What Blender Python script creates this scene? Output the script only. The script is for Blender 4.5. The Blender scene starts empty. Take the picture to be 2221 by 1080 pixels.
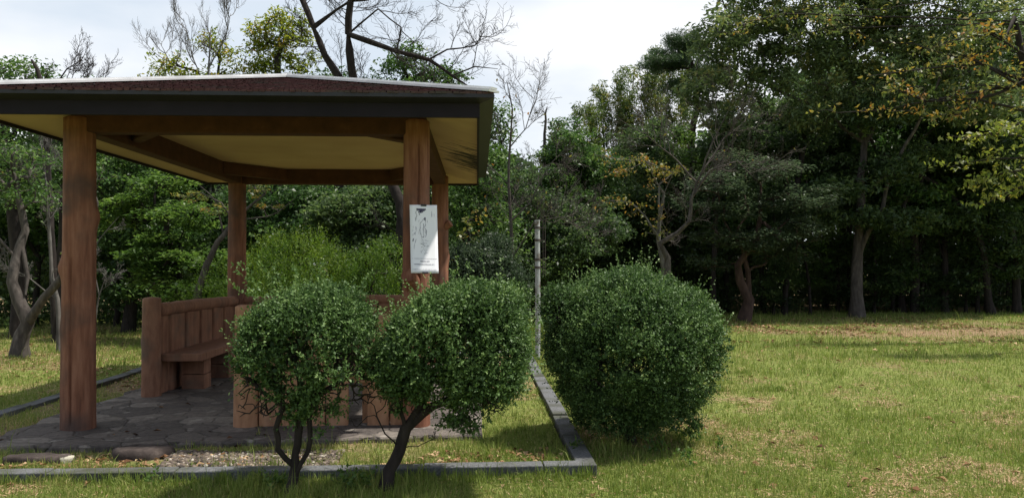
import bpy, math, random
import numpy as np
from mathutils import Vector, Matrix

# ------------------------------------------------------------------ camera, sky, sun, exposure
scene = bpy.context.scene
C = scene.collection
F = 1697.0
CAM_H = 1.5
YAW, PITCH = math.radians(-2.55), math.radians(1.08)
cam_d = bpy.data.cameras.new('camera'); cam = bpy.data.objects.new('camera', cam_d); C.objects.link(cam)
cam.location = (0, 0, CAM_H)
cam.rotation_euler = (math.radians(90) + PITCH, 0, YAW)
cam_d.sensor_width = 36.0; cam_d.lens = F / 2221 * 36.0
cam_d.clip_start = 0.1; cam_d.clip_end = 3000
scene.camera = cam
scene.view_settings.view_transform = 'Standard'; scene.view_settings.look = 'None'
scene.view_settings.gamma = 1.0; scene.view_settings.exposure = 0.35

SUN = Vector((0.46, 0.01, 1.0)).normalized()
world = bpy.data.worlds.new('World'); scene.world = world; world.use_nodes = True
wt = world.node_tree; wn = wt.nodes; wn.clear()
def N(nt, typ, **kw):
    n = nt.nodes.new(typ)
    for k, v in kw.items():
        if k in n.inputs: n.inputs[k].default_value = v
        else: setattr(n, k, v)
    return n
wo = N(wt, 'ShaderNodeOutputWorld'); wb = N(wt, 'ShaderNodeBackground', Strength=0.1)
sky = N(wt, 'ShaderNodeTexSky', sky_type='NISHITA', sun_disc=False)
sky.sun_elevation = math.asin(SUN.z); sky.sun_rotation = math.atan2(SUN.x, SUN.y)
tc = N(wt, 'ShaderNodeTexCoord'); mp = N(wt, 'ShaderNodeMapping')
mp.inputs['Scale'].default_value = (1.0, 1.0, 2.6); mp.inputs['Location'].default_value = (1.0, 0.2, 0.1)
nz = N(wt, 'ShaderNodeTexNoise', Scale=1.7, Detail=6.0, Roughness=0.5)
cr = N(wt, 'ShaderNodeValToRGB'); cr.color_ramp.elements[0].position = 0.38; cr.color_ramp.elements[1].position = 0.54
cr.color_ramp.elements[0].color = (6.0, 6.7, 7.5, 1); cr.color_ramp.elements[1].color = (8.6, 8.7, 8.9, 1)
mx = N(wt, 'ShaderNodeMix', data_type='RGBA'); mx.inputs[0].default_value = 0.88
wt.links.new(tc.outputs['Generated'], mp.inputs['Vector']); wt.links.new(mp.outputs[0], nz.inputs['Vector'])
wt.links.new(nz.outputs['Fac'], cr.inputs['Fac'])
sx = N(wt, 'ShaderNodeSeparateXYZ'); wt.links.new(tc.outputs['Generated'], sx.inputs[0])
mr = N(wt, 'ShaderNodeMapRange'); mr.inputs['From Min'].default_value = -0.5; mr.inputs['From Max'].default_value = 0.35; mr.inputs['To Min'].default_value = 0.42; mr.inputs['To Max'].default_value = 0.93
wt.links.new(sx.outputs['Y'], mr.inputs['Value']); wt.links.new(mr.outputs[0], mx.inputs[0])
wt.links.new(sky.outputs[0], mx.inputs[6]); wt.links.new(cr.outputs[0], mx.inputs[7])
wt.links.new(mx.outputs[2], wb.inputs['Color']); wt.links.new(wb.outputs[0], wo.inputs['Surface'])
sd = bpy.data.lights.new('sun', 'SUN'); sd.energy = 5.0; sd.angle = math.radians(1.5); sd.color = (1.0, 0.95, 0.86)
so = bpy.data.objects.new('sun', sd); C.objects.link(so)
so.rotation_euler = SUN.to_track_quat('Z', 'Y').to_euler()

# ------------------------------------------------------------------ helpers
ROT = np.array(cam.rotation_euler.to_matrix())
def at(px, py, Y):
    d = ROT @ np.array([(px - 1110.5) / F, -(py - 540) / F, -1.0])
    t = Y / d[1]
    return np.array([d[0] * t, Y, CAM_H + d[2] * t])
def gx(px, Y): return at(px, 572, Y)[0]

def _hash(ix, iy, s):
    n = (ix.astype(np.int64) * 374761393 + iy.astype(np.int64) * 668265263 + s * 1442695041) & 0xffffffff
    n = ((n ^ (n >> 13)) * 1274126177) & 0xffffffff
    return ((n ^ (n >> 16)) & 0xffff) / 65535.0
def vn(x, y, s=0):
    x = np.asarray(x, float); y = np.asarray(y, float)
    ix, iy = np.floor(x), np.floor(y); fx, fy = x - ix, y - iy
    fx = fx * fx * (3 - 2 * fx); fy = fy * fy * (3 - 2 * fy)
    a = _hash(ix, iy, s); b = _hash(ix + 1, iy, s); c = _hash(ix, iy + 1, s); d = _hash(ix + 1, iy + 1, s)
    return (a * (1 - fx) + b * fx) * (1 - fy) + (c * (1 - fx) + d * fx) * fy
def fbm(x, y, s=0, o=3):
    r = 0; a = 1; t = 0
    for k in range(o):
        r = r + a * vn(np.asarray(x) * 2 ** k + 17 * k, np.asarray(y) * 2 ** k + 5 * k, s + k); t += a; a *= 0.55
    return r / t

def mesh(name, V, faces, mat=None, tint=None, smooth=False):
    """faces: list of int arrays (n,3) or (n,4), or python lists of tuples."""
    me = bpy.data.meshes.new(name)
    V = np.asarray(V, np.float32).reshape(-1, 3)
    if isinstance(faces, list) and len(faces) and not isinstance(faces[0], np.ndarray):
        me.from_pydata([tuple(map(float, v)) for v in V], [], faces)
    else:
        if isinstance(faces, np.ndarray): faces = [faces]
        faces = [f for f in faces if len(f)]
        nl = sum(f.size for f in faces); nf = sum(len(f) for f in faces)
        me.vertices.add(len(V)); me.vertices.foreach_set('co', V.ravel())
        me.loops.add(nl); me.loops.foreach_set('vertex_index', np.concatenate([f.ravel() for f in faces]).astype(np.int32))
        me.polygons.add(nf)
        st = []; o = 0
        for f in faces:
            k = f.shape[1]; st.append(o + np.arange(len(f)) * k); o += f.size
        me.polygons.foreach_set('loop_start', np.concatenate(st).astype(np.int32))
        me.update(calc_edges=True)
    if tint is not None:
        a = me.attributes.new('tint', 'FLOAT', 'POINT'); a.data.foreach_set('value', np.asarray(tint, np.float32))
    if smooth: me.polygons.foreach_set('use_smooth', [True] * len(me.polygons))
    if mat: me.materials.append(mat)
    return me
def link(name, me, parent=None, loc=None):
    o = bpy.data.objects.new(name, me); C.objects.link(o)
    if parent: o.parent = parent
    if loc is not None: o.location = loc
    return o
def tag(o, label=None, cat=None, group=None, kind=None):
    if label: o['label'] = label
    if cat: o['category'] = cat
    if group: o['group'] = group
    if kind: o['kind'] = kind
    return o
def thing(name, label, cat, loc=(0, 0, 0), rz=0, group=None):
    o = bpy.data.objects.new(name, None); C.objects.link(o); o.location = [float(v) for v in loc]; o.rotation_euler = (0, 0, rz)
    o.empty_display_size = 0.2
    return tag(o, label, cat, group)
def copy_thing(root, loc, rz, sc, label, group=None, cat=None):
    r = root.copy(); C.objects.link(r); r.location = [float(v) for v in loc]; r.rotation_euler = (0, 0, rz)
    r.scale = (sc, sc, sc) if not hasattr(sc, '__len__') else sc
    r['label'] = label
    if group: r['group'] = group
    elif 'group' in r: del r['group']
    if cat: r['category'] = cat
    for ch in list(root.children):
        c = ch.copy(); C.objects.link(c); c.parent = r
    return r

class MB:
    """collects boxes / prisms / lofts into one mesh"""
    def __init__(s): s.v = []; s.f = []
    def add(s, V, Fc):
        o = len(s.v); s.v += [tuple(map(float, v)) for v in V]; s.f += [tuple(i + o for i in f) for f in Fc]
    def box(s, x0, x1, y0, y1, z0, z1, M=None):
        V = [(x, y, z) for z in (z0, z1) for y in (y0, y1) for x in (x0, x1)]
        if M is not None: V = [M @ Vector(v) for v in V]
        s.add(V, [(0, 2, 3, 1), (4, 5, 7, 6), (0, 1, 5, 4), (2, 6, 7, 3), (0, 4, 6, 2), (1, 3, 7, 5)])
    def beam(s, a, b, w, h):
        a = Vector(a); b = Vector(b); d = b - a; L = d.length; x = d.normalized()
        y = Vector((0, 0, 1)).cross(x).normalized(); z = x.cross(y)
        M = Matrix((x, y, z)).transposed().to_4x4(); M.translation = a
        s.box(0, L, -w / 2, w / 2, -h / 2, h / 2, M)
    def tube(s, pts, rads, n=8):
        V, Fq = tube(pts, rads, n); o = len(s.v); s.v += [tuple(map(float, v)) for v in V]
        s.f += [tuple(int(i) + o for i in f) for f in Fq]
        s.f += [tuple(o + i for i in range(n))[::-1], tuple(o + len(V) - n + i for i in range(n))]
    def build(s, name, mat, parent=None, bevel=0, smooth=False):
        me = bpy.data.meshes.new(name); me.from_pydata(s.v, [], s.f); me.update()
        if smooth: me.polygons.foreach_set('use_smooth', [True] * len(me.polygons))
        me.materials.append(mat)
        o = link(name, me, parent)
        if bevel:
            m = o.modifiers.new('bevel', 'BEVEL'); m.width = bevel; m.segments = 2; m.limit_method = 'ANGLE'; m.angle_limit = 0.7
        return o

def tube(P, R, n=6, rng=None, rough=0.0):
    P = np.asarray(P, float); R = np.asarray(R, float); k = len(P)
    T = np.gradient(P, axis=0); T /= np.linalg.norm(T, axis=1)[:, None] + 1e-9
    ref = np.array([0.0, 1.0, 0.15]) if abs(T[0][1]) < 0.9 else np.array([1.0, 0, 0.1])
    A = np.cross(T, ref); A /= np.linalg.norm(A, axis=1)[:, None] + 1e-9
    B = np.cross(T, A)
    th = np.arange(n) / n * 2 * math.pi
    rr = R[:, None] * np.ones((1, n))
    if rng is not None and rough: rr = rr * (1 + rng.normal(0, rough, rr.shape))
    V = P[:, None, :] + rr[:, :, None] * (np.cos(th)[None, :, None] * A[:, None, :] + np.sin(th)[None, :, None] * B[:, None, :])
    i = np.arange(k - 1)[:, None] * n; j = np.arange(n)[None, :]; j2 = (j + 1) % n
    Q = np.stack([i + j, i + j2, i + n + j2, i + n + j], -1).reshape(-1, 4)
    return V.reshape(-1, 3), Q
def merge(parts):
    V = []; Q = []; o = 0
    for v, q in parts:
        V.append(v); Q.append(q + o); o += len(v)
    return np.concatenate(V), np.concatenate(Q)

# ------------------------------------------------------------------ materials
MATS = {}
def mat(name, col=None, rough=0.8, spec=0.3):
    m = bpy.data.materials.new(name); m.use_nodes = True; nt = m.node_tree
    b = nt.nodes['Principled BSDF']; b.inputs['Roughness'].default_value = rough
    b.inputs['Specular IOR Level'].default_value = spec
    if col: b.inputs['Base Color'].default_value = (*col, 1)
    MATS[name] = m; return m, nt, b
def ramp(nt, stops):
    r = N(nt, 'ShaderNodeValToRGB'); e = r.color_ramp.elements
    while len(e) < len(stops): e.new(0.5)
    for el, (p, c) in zip(e, stops): el.position = p; el.color = (*c, 1)
    return r
def noisemat(name, stops, scale=(1, 1, 1), nscale=8, detail=6, rough=0.85, bump=0.3, dist=0.02, spec=0.25, second=None):
    m, nt, b = mat(name, rough=rough, spec=spec); L = nt.links.new
    t = N(nt, 'ShaderNodeTexCoord'); mp = N(nt, 'ShaderNodeMapping'); mp.inputs['Scale'].default_value = scale
    n1 = N(nt, 'ShaderNodeTexNoise', Scale=nscale, Detail=detail, Roughness=0.62)
    L(t.outputs['Object'], mp.inputs[0]); L(mp.outputs[0], n1.inputs['Vector'])
    r = ramp(nt, stops); L(n1.outputs['Fac'], r.inputs[0])
    out = r.outputs[0]
    if second:  # (scale, colour, lo, hi): large stains
        n2 = N(nt, 'ShaderNodeTexNoise', Scale=second[0], Detail=5.0); L(t.outputs['Object'], n2.inputs['Vector'])
        r2 = ramp(nt, [(second[2], (0, 0, 0)), (second[3], (1, 1, 1))]); L(n2.outputs['Fac'], r2.inputs[0])
        mx = N(nt, 'ShaderNodeMix', data_type='RGBA'); L(r2.outputs[0], mx.inputs[0]); L(out, mx.inputs[6]); mx.inputs[7].default_value = (*second[1], 1)
        out = mx.outputs[2]
    L(out, b.inputs['Base Color'])
    if bump:
        bp = N(nt, 'ShaderNodeBump', Strength=bump, Distance=dist); L(n1.outputs['Fac'], bp.inputs['Height']); L(bp.outputs[0], b.inputs['Normal'])
    return m
def leafmat(name, stops, transl=0.35, rough=0.45, spec=0.35, tcol=1.5):
    m, nt, b = mat(name, rough=rough, spec=spec); L = nt.links.new
    a = N(nt, 'ShaderNodeAttribute'); a.attribute_name = 'tint'
    r = ramp(nt, stops); L(a.outputs['Fac'], r.inputs[0]); L(r.outputs[0], b.inputs['Base Color'])
    tr = N(nt, 'ShaderNodeBsdfTranslucent'); hs = N(nt, 'ShaderNodeHueSaturation', Value=tcol, Saturation=1.1)
    L(r.outputs[0], hs.inputs['Color']); L(hs.outputs[0], tr.inputs['Color'])
    mx = N(nt, 'ShaderNodeMixShader'); mx.inputs[0].default_value = transl
    L(b.outputs[0], mx.inputs[1]); L(tr.outputs[0], mx.inputs[2])
    L(mx.outputs[0], nt.nodes['Material Output'].inputs['Surface'])
    return m

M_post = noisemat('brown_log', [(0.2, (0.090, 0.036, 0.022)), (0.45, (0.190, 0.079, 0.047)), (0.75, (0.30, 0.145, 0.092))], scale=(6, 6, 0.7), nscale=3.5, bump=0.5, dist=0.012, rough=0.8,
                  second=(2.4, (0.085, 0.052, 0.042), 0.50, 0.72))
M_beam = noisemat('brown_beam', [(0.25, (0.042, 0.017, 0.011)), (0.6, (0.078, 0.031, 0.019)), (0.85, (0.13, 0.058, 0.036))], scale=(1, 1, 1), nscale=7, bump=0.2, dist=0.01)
M_bench = noisemat('bench_log', [(0.25, (0.13, 0.060, 0.038)), (0.5, (0.22, 0.108, 0.068)), (0.8, (0.30, 0.16, 0.10))], scale=(3, 3, 0.8), nscale=5, bump=0.4, dist=0.01,
                   second=(3.0, (0.12, 0.085, 0.065), 0.52, 0.75))
M_orange = noisemat('orange_plank', [(0.25, (0.23, 0.115, 0.062)), (0.5, (0.35, 0.185, 0.105)), (0.8, (0.44, 0.255, 0.155))], scale=(3, 3, 0.8), nscale=5, bump=0.4, dist=0.01,
                    second=(3.0, (0.15, 0.085, 0.06), 0.55, 0.8))
M_fascia = noisemat('dark_metal', [(0.3, (0.008, 0.0055, 0.008)), (0.7, (0.016, 0.011, 0.0155))], nscale=3, bump=0.05, rough=0.75, spec=0.25)
M_trim = noisemat('dark_drip', [(0.3, (0.013, 0.012, 0.014)), (0.7, (0.024, 0.022, 0.026))], nscale=5, bump=0.05, rough=0.5, spec=0.4)
M_white = noisemat('white_metal', [(0.3, (0.50, 0.50, 0.51)), (0.7, (0.70, 0.70, 0.71))], nscale=6, bump=0.03, rough=0.35, spec=0.5)
M_shingle = noisemat('maroon_shingle', [(0.2, (0.040, 0.019, 0.018)), (0.5, (0.088, 0.040, 0.037)), (0.8, (0.15, 0.080, 0.070))], scale=(1, 1, 1), nscale=14, bump=0.6, dist=0.02, rough=0.95,
                     second=(3.0, (0.06, 0.05, 0.04), 0.5, 0.7))
M_kerb = noisemat('kerb_granite', [(0.3, (0.070, 0.072, 0.075)), (0.55, (0.120, 0.123, 0.128)), (0.75, (0.195, 0.199, 0.206))], nscale=60, detail=3, bump=0.25, dist=0.004, rough=0.9,
                  second=(2.5, (0.055, 0.058, 0.042), 0.46, 0.66))
M_rock = noisemat('dark_rock', [(0.3, (0.025, 0.019, 0.017)), (0.6, (0.062, 0.048, 0.043)), (0.8, (0.13, 0.108, 0.095))], nscale=9, bump=0.7, dist=0.02, rough=0.95, second=(6.0, (0.45, 0.42, 0.34), 0.68, 0.72))
M_pole = noisemat('pole_grey', [(0.3, (0.26, 0.265, 0.27)), (0.6, (0.42, 0.43, 0.43)), (0.8, (0.55, 0.56, 0.56))], scale=(1, 1, 0.35), nscale=22, bump=0.15, dist=0.004, rough=0.6,
                  second=(7.0, (0.13, 0.10, 0.075), 0.54, 0.66))
M_rod, _, _ = mat('rusty_iron', (0.07, 0.055, 0.05), 0.7)
M_bark = noisemat('bark_grey', [(0.3, (0.035, 0.029, 0.026)), (0.55, (0.080, 0.068, 0.060)), (0.8, (0.16, 0.140, 0.125))], scale=(1, 1, 0.3), nscale=14, bump=0.8, dist=0.02, rough=0.95)
M_darkbark = noisemat('bark_dark', [(0.3, (0.014, 0.011, 0.010)), (0.6, (0.034, 0.027, 0.024)), (0.8, (0.065, 0.055, 0.048))], scale=(1, 1, 0.35), nscale=14, bump=0.8, dist=0.02, rough=0.95)
M_palebark = noisemat('bark_pale', [(0.3, (0.06, 0.054, 0.05)), (0.55, (0.125, 0.115, 0.105)), (0.8, (0.23, 0.215, 0.195))], scale=(1, 1, 0.5), nscale=7, bump=0.5, dist=0.015, rough=0.9)
M_redbark = noisemat('bark_red', [(0.3, (0.03, 0.020, 0.017)), (0.6, (0.08, 0.050, 0.040)), (0.8, (0.14, 0.095, 0.075))], scale=(1, 1, 0.35), nscale=9, bump=0.8, dist=0.02, rough=0.95)
M_culm = noisemat('bamboo_culm', [(0.3, (0.07, 0.085, 0.04)), (0.7, (0.16, 0.17, 0.08))], nscale=5, bump=0.05)

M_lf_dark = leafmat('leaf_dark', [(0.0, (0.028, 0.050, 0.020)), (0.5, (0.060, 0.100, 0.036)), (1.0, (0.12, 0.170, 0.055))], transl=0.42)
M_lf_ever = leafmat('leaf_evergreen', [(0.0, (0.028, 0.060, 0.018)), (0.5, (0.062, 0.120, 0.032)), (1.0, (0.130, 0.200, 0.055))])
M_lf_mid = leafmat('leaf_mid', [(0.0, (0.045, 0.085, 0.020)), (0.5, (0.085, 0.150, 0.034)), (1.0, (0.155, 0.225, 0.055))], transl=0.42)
M_lf_light = leafmat('leaf_light', [(0.0, (0.10, 0.145, 0.022)), (0.5, (0.185, 0.220, 0.035)), (0.85, (0.27, 0.27, 0.045)), (1.0, (0.32, 0.22, 0.04))], transl=0.55)
M_lf_bamboo = leafmat('leaf_bamboo', [(0.0, (0.045, 0.080, 0.020)), (0.5, (0.105, 0.155, 0.036)), (0.8, (0.18, 0.20, 0.045)), (1.0, (0.26, 0.21, 0.045))])
M_lf_big = leafmat('leaf_big_tree', [(0.0, (0.055, 0.080, 0.030)), (0.5, (0.125, 0.178, 0.068)), (0.85, (0.20, 0.25, 0.10)), (1.0, (0.25, 0.24, 0.08))])
M_lf_silver = leafmat('leaf_silver', [(0.0, (0.028, 0.046, 0.024)), (0.5, (0.056, 0.084, 0.044)), (1.0, (0.10, 0.135, 0.07))], spec=0.35)
M_lf_orange = leafmat('leaf_orange', [(0.0, (0.075, 0.11, 0.030)), (0.45, (0.16, 0.17, 0.045)), (0.78, (0.29, 0.21, 0.055)), (1.0, (0.31, 0.155, 0.045))], transl=0.42, tcol=1.35)
M_lf_yellow = leafmat('leaf_yellow_green', [(0.0, (0.08, 0.115, 0.025)), (0.6, (0.19, 0.21, 0.045)), (1.0, (0.34, 0.27, 0.05))], transl=0.45)
M_lf_box = leafmat('leaf_box', [(0.0, (0.032, 0.064, 0.020)), (0.45, (0.072, 0.130, 0.038)), (0.8, (0.120, 0.195, 0.060)), (1.0, (0.20, 0.28, 0.10))], transl=0.22, rough=0.5, spec=0.22, tcol=1.3)
M_lf_feather = leafmat('leaf_feathery', [(0.0, (0.05, 0.11, 0.016)), (0.5, (0.11, 0.19, 0.026)), (1.0, (0.21, 0.28, 0.045))], transl=0.4)
M_needle = leafmat('pine_needle', [(0.0, (0.022, 0.048, 0.018)), (0.5, (0.048, 0.090, 0.030)), (1.0, (0.085, 0.13, 0.04))], transl=0.2)
M_grass = leafmat('grass_blade', [(0.0, (0.115, 0.175, 0.026)), (0.35, (0.190, 0.250, 0.058)), (0.6, (0.31, 0.315, 0.105)), (0.8, (0.48, 0.39, 0.18)), (1.0, (0.60, 0.49, 0.29))], transl=0.35, rough=0.6, spec=0.2, tcol=1.2)
M_litter = leafmat('fallen_leaf', [(0.0, (0.06, 0.030, 0.018)), (0.35, (0.15, 0.075, 0.038)), (0.7, (0.30, 0.185, 0.10)), (1.0, (0.46, 0.33, 0.20))], transl=0.1, rough=0.8, spec=0.1)
M_pebble = leafmat('pebble', [(0.0, (0.04, 0.032, 0.026)), (0.55, (0.12, 0.092, 0.072)), (0.85, (0.23, 0.185, 0.145)), (1.0, (0.42, 0.38, 0.33))], transl=0.0, rough=0.8)

def ground_mat(name):
    m, nt, b = mat(name, rough=0.95, spec=0.1); L = nt.links.new
    t = N(nt, 'ShaderNodeTexCoord')
    a = N(nt, 'ShaderNodeAttribute'); a.attribute_name = 'tint'
    n1 = N(nt, 'ShaderNodeTexNoise', Scale=26.0, Detail=8.0, Roughness=0.7); L(t.outputs['Object'], n1.inputs['Vector'])
    n2 = N(nt, 'ShaderNodeTexNoise', Scale=5.0, Detail=6.0, Roughness=0.65); L(t.outputs['Object'], n2.inputs['Vector'])
    straw = ramp(nt, [(0.30, (0.060, 0.040, 0.025)), (0.48, (0.19, 0.135, 0.080)), (0.62, (0.38, 0.29, 0.17)), (0.75, (0.52, 0.41, 0.25))]); L(n1.outputs['Fac'], straw.inputs[0])
    green = ramp(nt, [(0.30, (0.055, 0.070, 0.020)), (0.5, (0.15, 0.18, 0.045)), (0.7, (0.27, 0.28, 0.085))]); L(n1.outputs['Fac'], green.inputs[0])
    ad = N(nt, 'ShaderNodeMath', operation='MULTIPLY_ADD'); L(n2.outputs['Fac'], ad.inputs[0]); ad.inputs[1].default_value = 1.2; 
    sb = N(nt, 'ShaderNodeMath', operation='SUBTRACT'); L(a.outputs['Fac'], sb.inputs[0]); sb.inputs[1].default_value = 0.6
    L(sb.outputs[0], ad.inputs[2])
    cl = ramp(nt, [(0.35, (0, 0, 0)), (0.65, (1, 1, 1))]); L(ad.outputs[0], cl.inputs[0])
    mx = N(nt, 'ShaderNodeMix', data_type='RGBA'); L(cl.outputs[0], mx.inputs[0]); L(straw.outputs[0], mx.inputs[6]); L(green.outputs[0], mx.inputs[7])
    L(mx.outputs[2], b.inputs['Base Color'])
    bp = N(nt, 'ShaderNodeBump', Strength=0.8, Distance=0.03); L(n1.outputs['Fac'], bp.inputs['Height']); L(bp.outputs[0], b.inputs['Normal'])
    return m
M_ground = ground_mat('lawn_ground')

def paving_mat():
    m, nt, b = mat('crazy_paving', rough=0.8, spec=0.25); L = nt.links.new
    t = N(nt, 'ShaderNodeTexCoord')
    nd = N(nt, 'ShaderNodeTexNoise', Scale=3.0, Detail=3.0); L(t.outputs['Object'], nd.inputs['Vector'])
    va = N(nt, 'ShaderNodeMix', data_type='VECTOR'); va.inputs[0].default_value = 0.22
    L(t.outputs['Object'], va.inputs[4]); L(nd.outputs['Color'], va.inputs[5])
    v1 = N(nt, 'ShaderNodeTexVoronoi', Scale=4.6); v2 = N(nt, 'ShaderNodeTexVoronoi', Scale=4.6, feature='DISTANCE_TO_EDGE')
    L(va.outputs[1], v1.inputs['Vector']); L(va.outputs[1], v2.inputs['Vector'])
    sx = N(nt, 'ShaderNodeSeparateColor'); L(v1.outputs['Color'], sx.inputs[0])
    st = ramp(nt, [(0.0, (0.080, 0.070, 0.065)), (0.35, (0.095, 0.082, 0.076)), (0.7, (0.14, 0.122, 0.11)), (1.0, (0.19, 0.17, 0.152))]); L(sx.outputs[0], st.inputs[0])
    n1 = N(nt, 'ShaderNodeTexNoise', Scale=18.0, Detail=8.0, Roughness=0.7); L(t.outputs['Object'], n1.inputs['Vector'])
    r1 = ramp(nt, [(0.3, (0.55, 0.55, 0.55)), (0.7, (1.35, 1.3, 1.25))]); L(n1.outputs['Fac'], r1.inputs[0])
    mu = N(nt, 'ShaderNodeMix', data_type='RGBA', blend_type='MULTIPLY'); mu.inputs[0].default_value = 1; L(st.outputs[0], mu.inputs[6]); L(r1.outputs[0], mu.inputs[7])
    jt = ramp(nt, [(0.002, (0.7, 0.7, 0.7)), (0.026, (0, 0, 0))]); L(v2.outputs['Distance'], jt.inputs[0])
    mj = N(nt, 'ShaderNodeMix', data_type='RGBA'); L(jt.outputs[0], mj.inputs[0]); L(mu.outputs[2], mj.inputs[6]); mj.inputs[7].default_value = (0.075, 0.067, 0.06, 1)
    n3 = N(nt, 'ShaderNodeTexNoise', Scale=4.0, Detail=5.0); L(t.outputs['Object'], n3.inputs['Vector'])
    r3 = ramp(nt, [(0.62, (0, 0, 0)), (0.70, (0.6, 0.6, 0.6))]); L(n3.outputs['Fac'], r3.inputs[0])
    mk = N(nt, 'ShaderNodeMix', data_type='RGBA'); L(r3.outputs[0], mk.inputs[0]); L(mj.outputs[2], mk.inputs[6]); mk.inputs[7].default_value = (0.36, 0.33, 0.29, 1)
    L(mk.outputs[2], b.inputs['Base Color'])
    ad = N(nt, 'ShaderNodeMath', operation='MULTIPLY_ADD'); L(n1.outputs['Fac'], ad.inputs[0]); ad.inputs[1].default_value = 0.9
    r4 = ramp(nt, [(0.0, (0, 0, 0)), (0.06, (1, 1, 1))]); L(v2.outputs['Distance'], r4.inputs[0]); L(r4.outputs[0], ad.inputs[2])
    bp = N(nt, 'ShaderNodeBump', Strength=1.0, Distance=0.02); L(ad.outputs[0], bp.inputs['Height']); L(bp.outputs[0], b.inputs['Normal'])
    return m
M_paving = paving_mat()

def soffit_mat():
    m, nt, b = mat('cream_board', rough=0.7, spec=0.2); L = nt.links.new
    t = N(nt, 'ShaderNodeTexCoord')
    n1 = N(nt, 'ShaderNodeTexNoise', Scale=1.6, Detail=4.0); L(t.outputs['Object'], n1.inputs['Vector'])
    base = ramp(nt, [(0.3, (0.46, 0.315, 0.175)), (0.7, (0.54, 0.385, 0.22))]); L(n1.outputs['Fac'], base.inputs[0])
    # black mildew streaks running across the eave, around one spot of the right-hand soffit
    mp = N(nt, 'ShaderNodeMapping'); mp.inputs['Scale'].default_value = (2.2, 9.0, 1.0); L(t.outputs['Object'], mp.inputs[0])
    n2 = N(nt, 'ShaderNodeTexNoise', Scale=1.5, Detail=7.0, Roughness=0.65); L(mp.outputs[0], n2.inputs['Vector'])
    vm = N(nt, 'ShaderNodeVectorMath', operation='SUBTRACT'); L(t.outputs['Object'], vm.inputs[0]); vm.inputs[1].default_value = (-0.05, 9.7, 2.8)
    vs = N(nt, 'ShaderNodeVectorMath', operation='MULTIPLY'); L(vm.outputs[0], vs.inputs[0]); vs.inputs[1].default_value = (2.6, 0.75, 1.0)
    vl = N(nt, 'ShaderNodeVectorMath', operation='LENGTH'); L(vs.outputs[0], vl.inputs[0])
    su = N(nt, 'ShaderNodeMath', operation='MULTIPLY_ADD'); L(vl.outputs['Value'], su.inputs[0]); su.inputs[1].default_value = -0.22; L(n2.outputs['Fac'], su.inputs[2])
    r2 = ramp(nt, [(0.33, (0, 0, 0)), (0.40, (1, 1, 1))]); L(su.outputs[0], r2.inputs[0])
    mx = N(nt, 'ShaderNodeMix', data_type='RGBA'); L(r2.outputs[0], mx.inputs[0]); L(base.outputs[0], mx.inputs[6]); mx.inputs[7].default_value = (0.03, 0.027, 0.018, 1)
    L(mx.outputs[2], b.inputs['Base Color'])
    return m
M_soffit = soffit_mat()

# ------------------------------------------------------------------ ground
def in_kerb(x, y, pad=0.0): return (x > -4.88 - pad) & (x < 0.90 + pad) & (y > 5.84 - pad) & (y < 13.5 + pad)
def ground_h(x, y):
    h = -0.080 + 0.04 * (fbm(np.asarray(x) * 0.5, np.asarray(y) * 0.5, 3) - 0.5) + 0.02 * (vn(np.asarray(x) * 3, np.asarray(y) * 3, 9) - 0.5)
    return np.where(in_kerb(x, y, 0.02), -0.16, h)
def greenness(x, y):
    x = np.asarray(x, float); y = np.asarray(y, float)
    g = 0.33 + 0.85 * fbm(x * 1.3, y * 0.9, 21, 4) + 0.28 * (vn(x * 4, y * 3, 88) - 0.5)
    def blob(px, py, rx, ry, amt, g):
        c = at(px, py, 10); t = (CAM_H + 0.1) / (CAM_H - c[2]); cx, cy = c[0] * t, c[1] * t
        d = ((x - cx) / rx) ** 2 + ((y - cy) / ry) ** 2
        return g + amt * np.exp(-d)
    g = blob(1780, 815, 0.9, 0.7, 0.5, g); g = blob(1700, 740, 2.0, 1.5, 0.25, g)
    g = blob(2130, 725, 4.0, 1.3, -0.6, g); g = blob(1950, 705, 5, 1.0, -0.25, g); 
    g = blob(1380, 950, 0.7, 0.5, -0.35, g); g = blob(2050, 820, 1.5, 0.5, -0.1, g)
    g = blob(1180, 700, 1.0, 5.0, 0.3, g)
    g = np.where(y > 24, g - (y - 24) * 0.25, g)
    g = np.where((x < -2) & (y > 9), g - 0.12, g)
    return np.clip(g, 0, 1)
def axis(lo, hi, step, far):
    a = list(np.arange(lo, hi + 1e-6, step)); s = step
    L = [lo]; R = [hi]
    while R[-1] < far: s *= 1.35; R.append(R[-1] + s); L.append(L[-1] - s)
    return np.array(L[1:][::-1] + a + R[1:])
xs = axis(-12, 18, 0.16, 900); ys = axis(2, 30, 0.16, 900)
GX, GY = np.meshgrid(xs, ys)
GZ = ground_h(GX, GY)
i = np.arange(len(ys) - 1)[:, None] * len(xs); j = np.arange(len(xs) - 1)[None, :]
Q = np.stack([i + j, i + j + 1, i + len(xs) + j + 1, i + len(xs) + j], -1).reshape(-1, 4)
me = mesh('lawn', np.stack([GX, GY, GZ], -1).reshape(-1, 3), Q, M_ground, greenness(GX, GY).ravel(), True)
tag(link('lawn', me), kind='structure')

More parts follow.
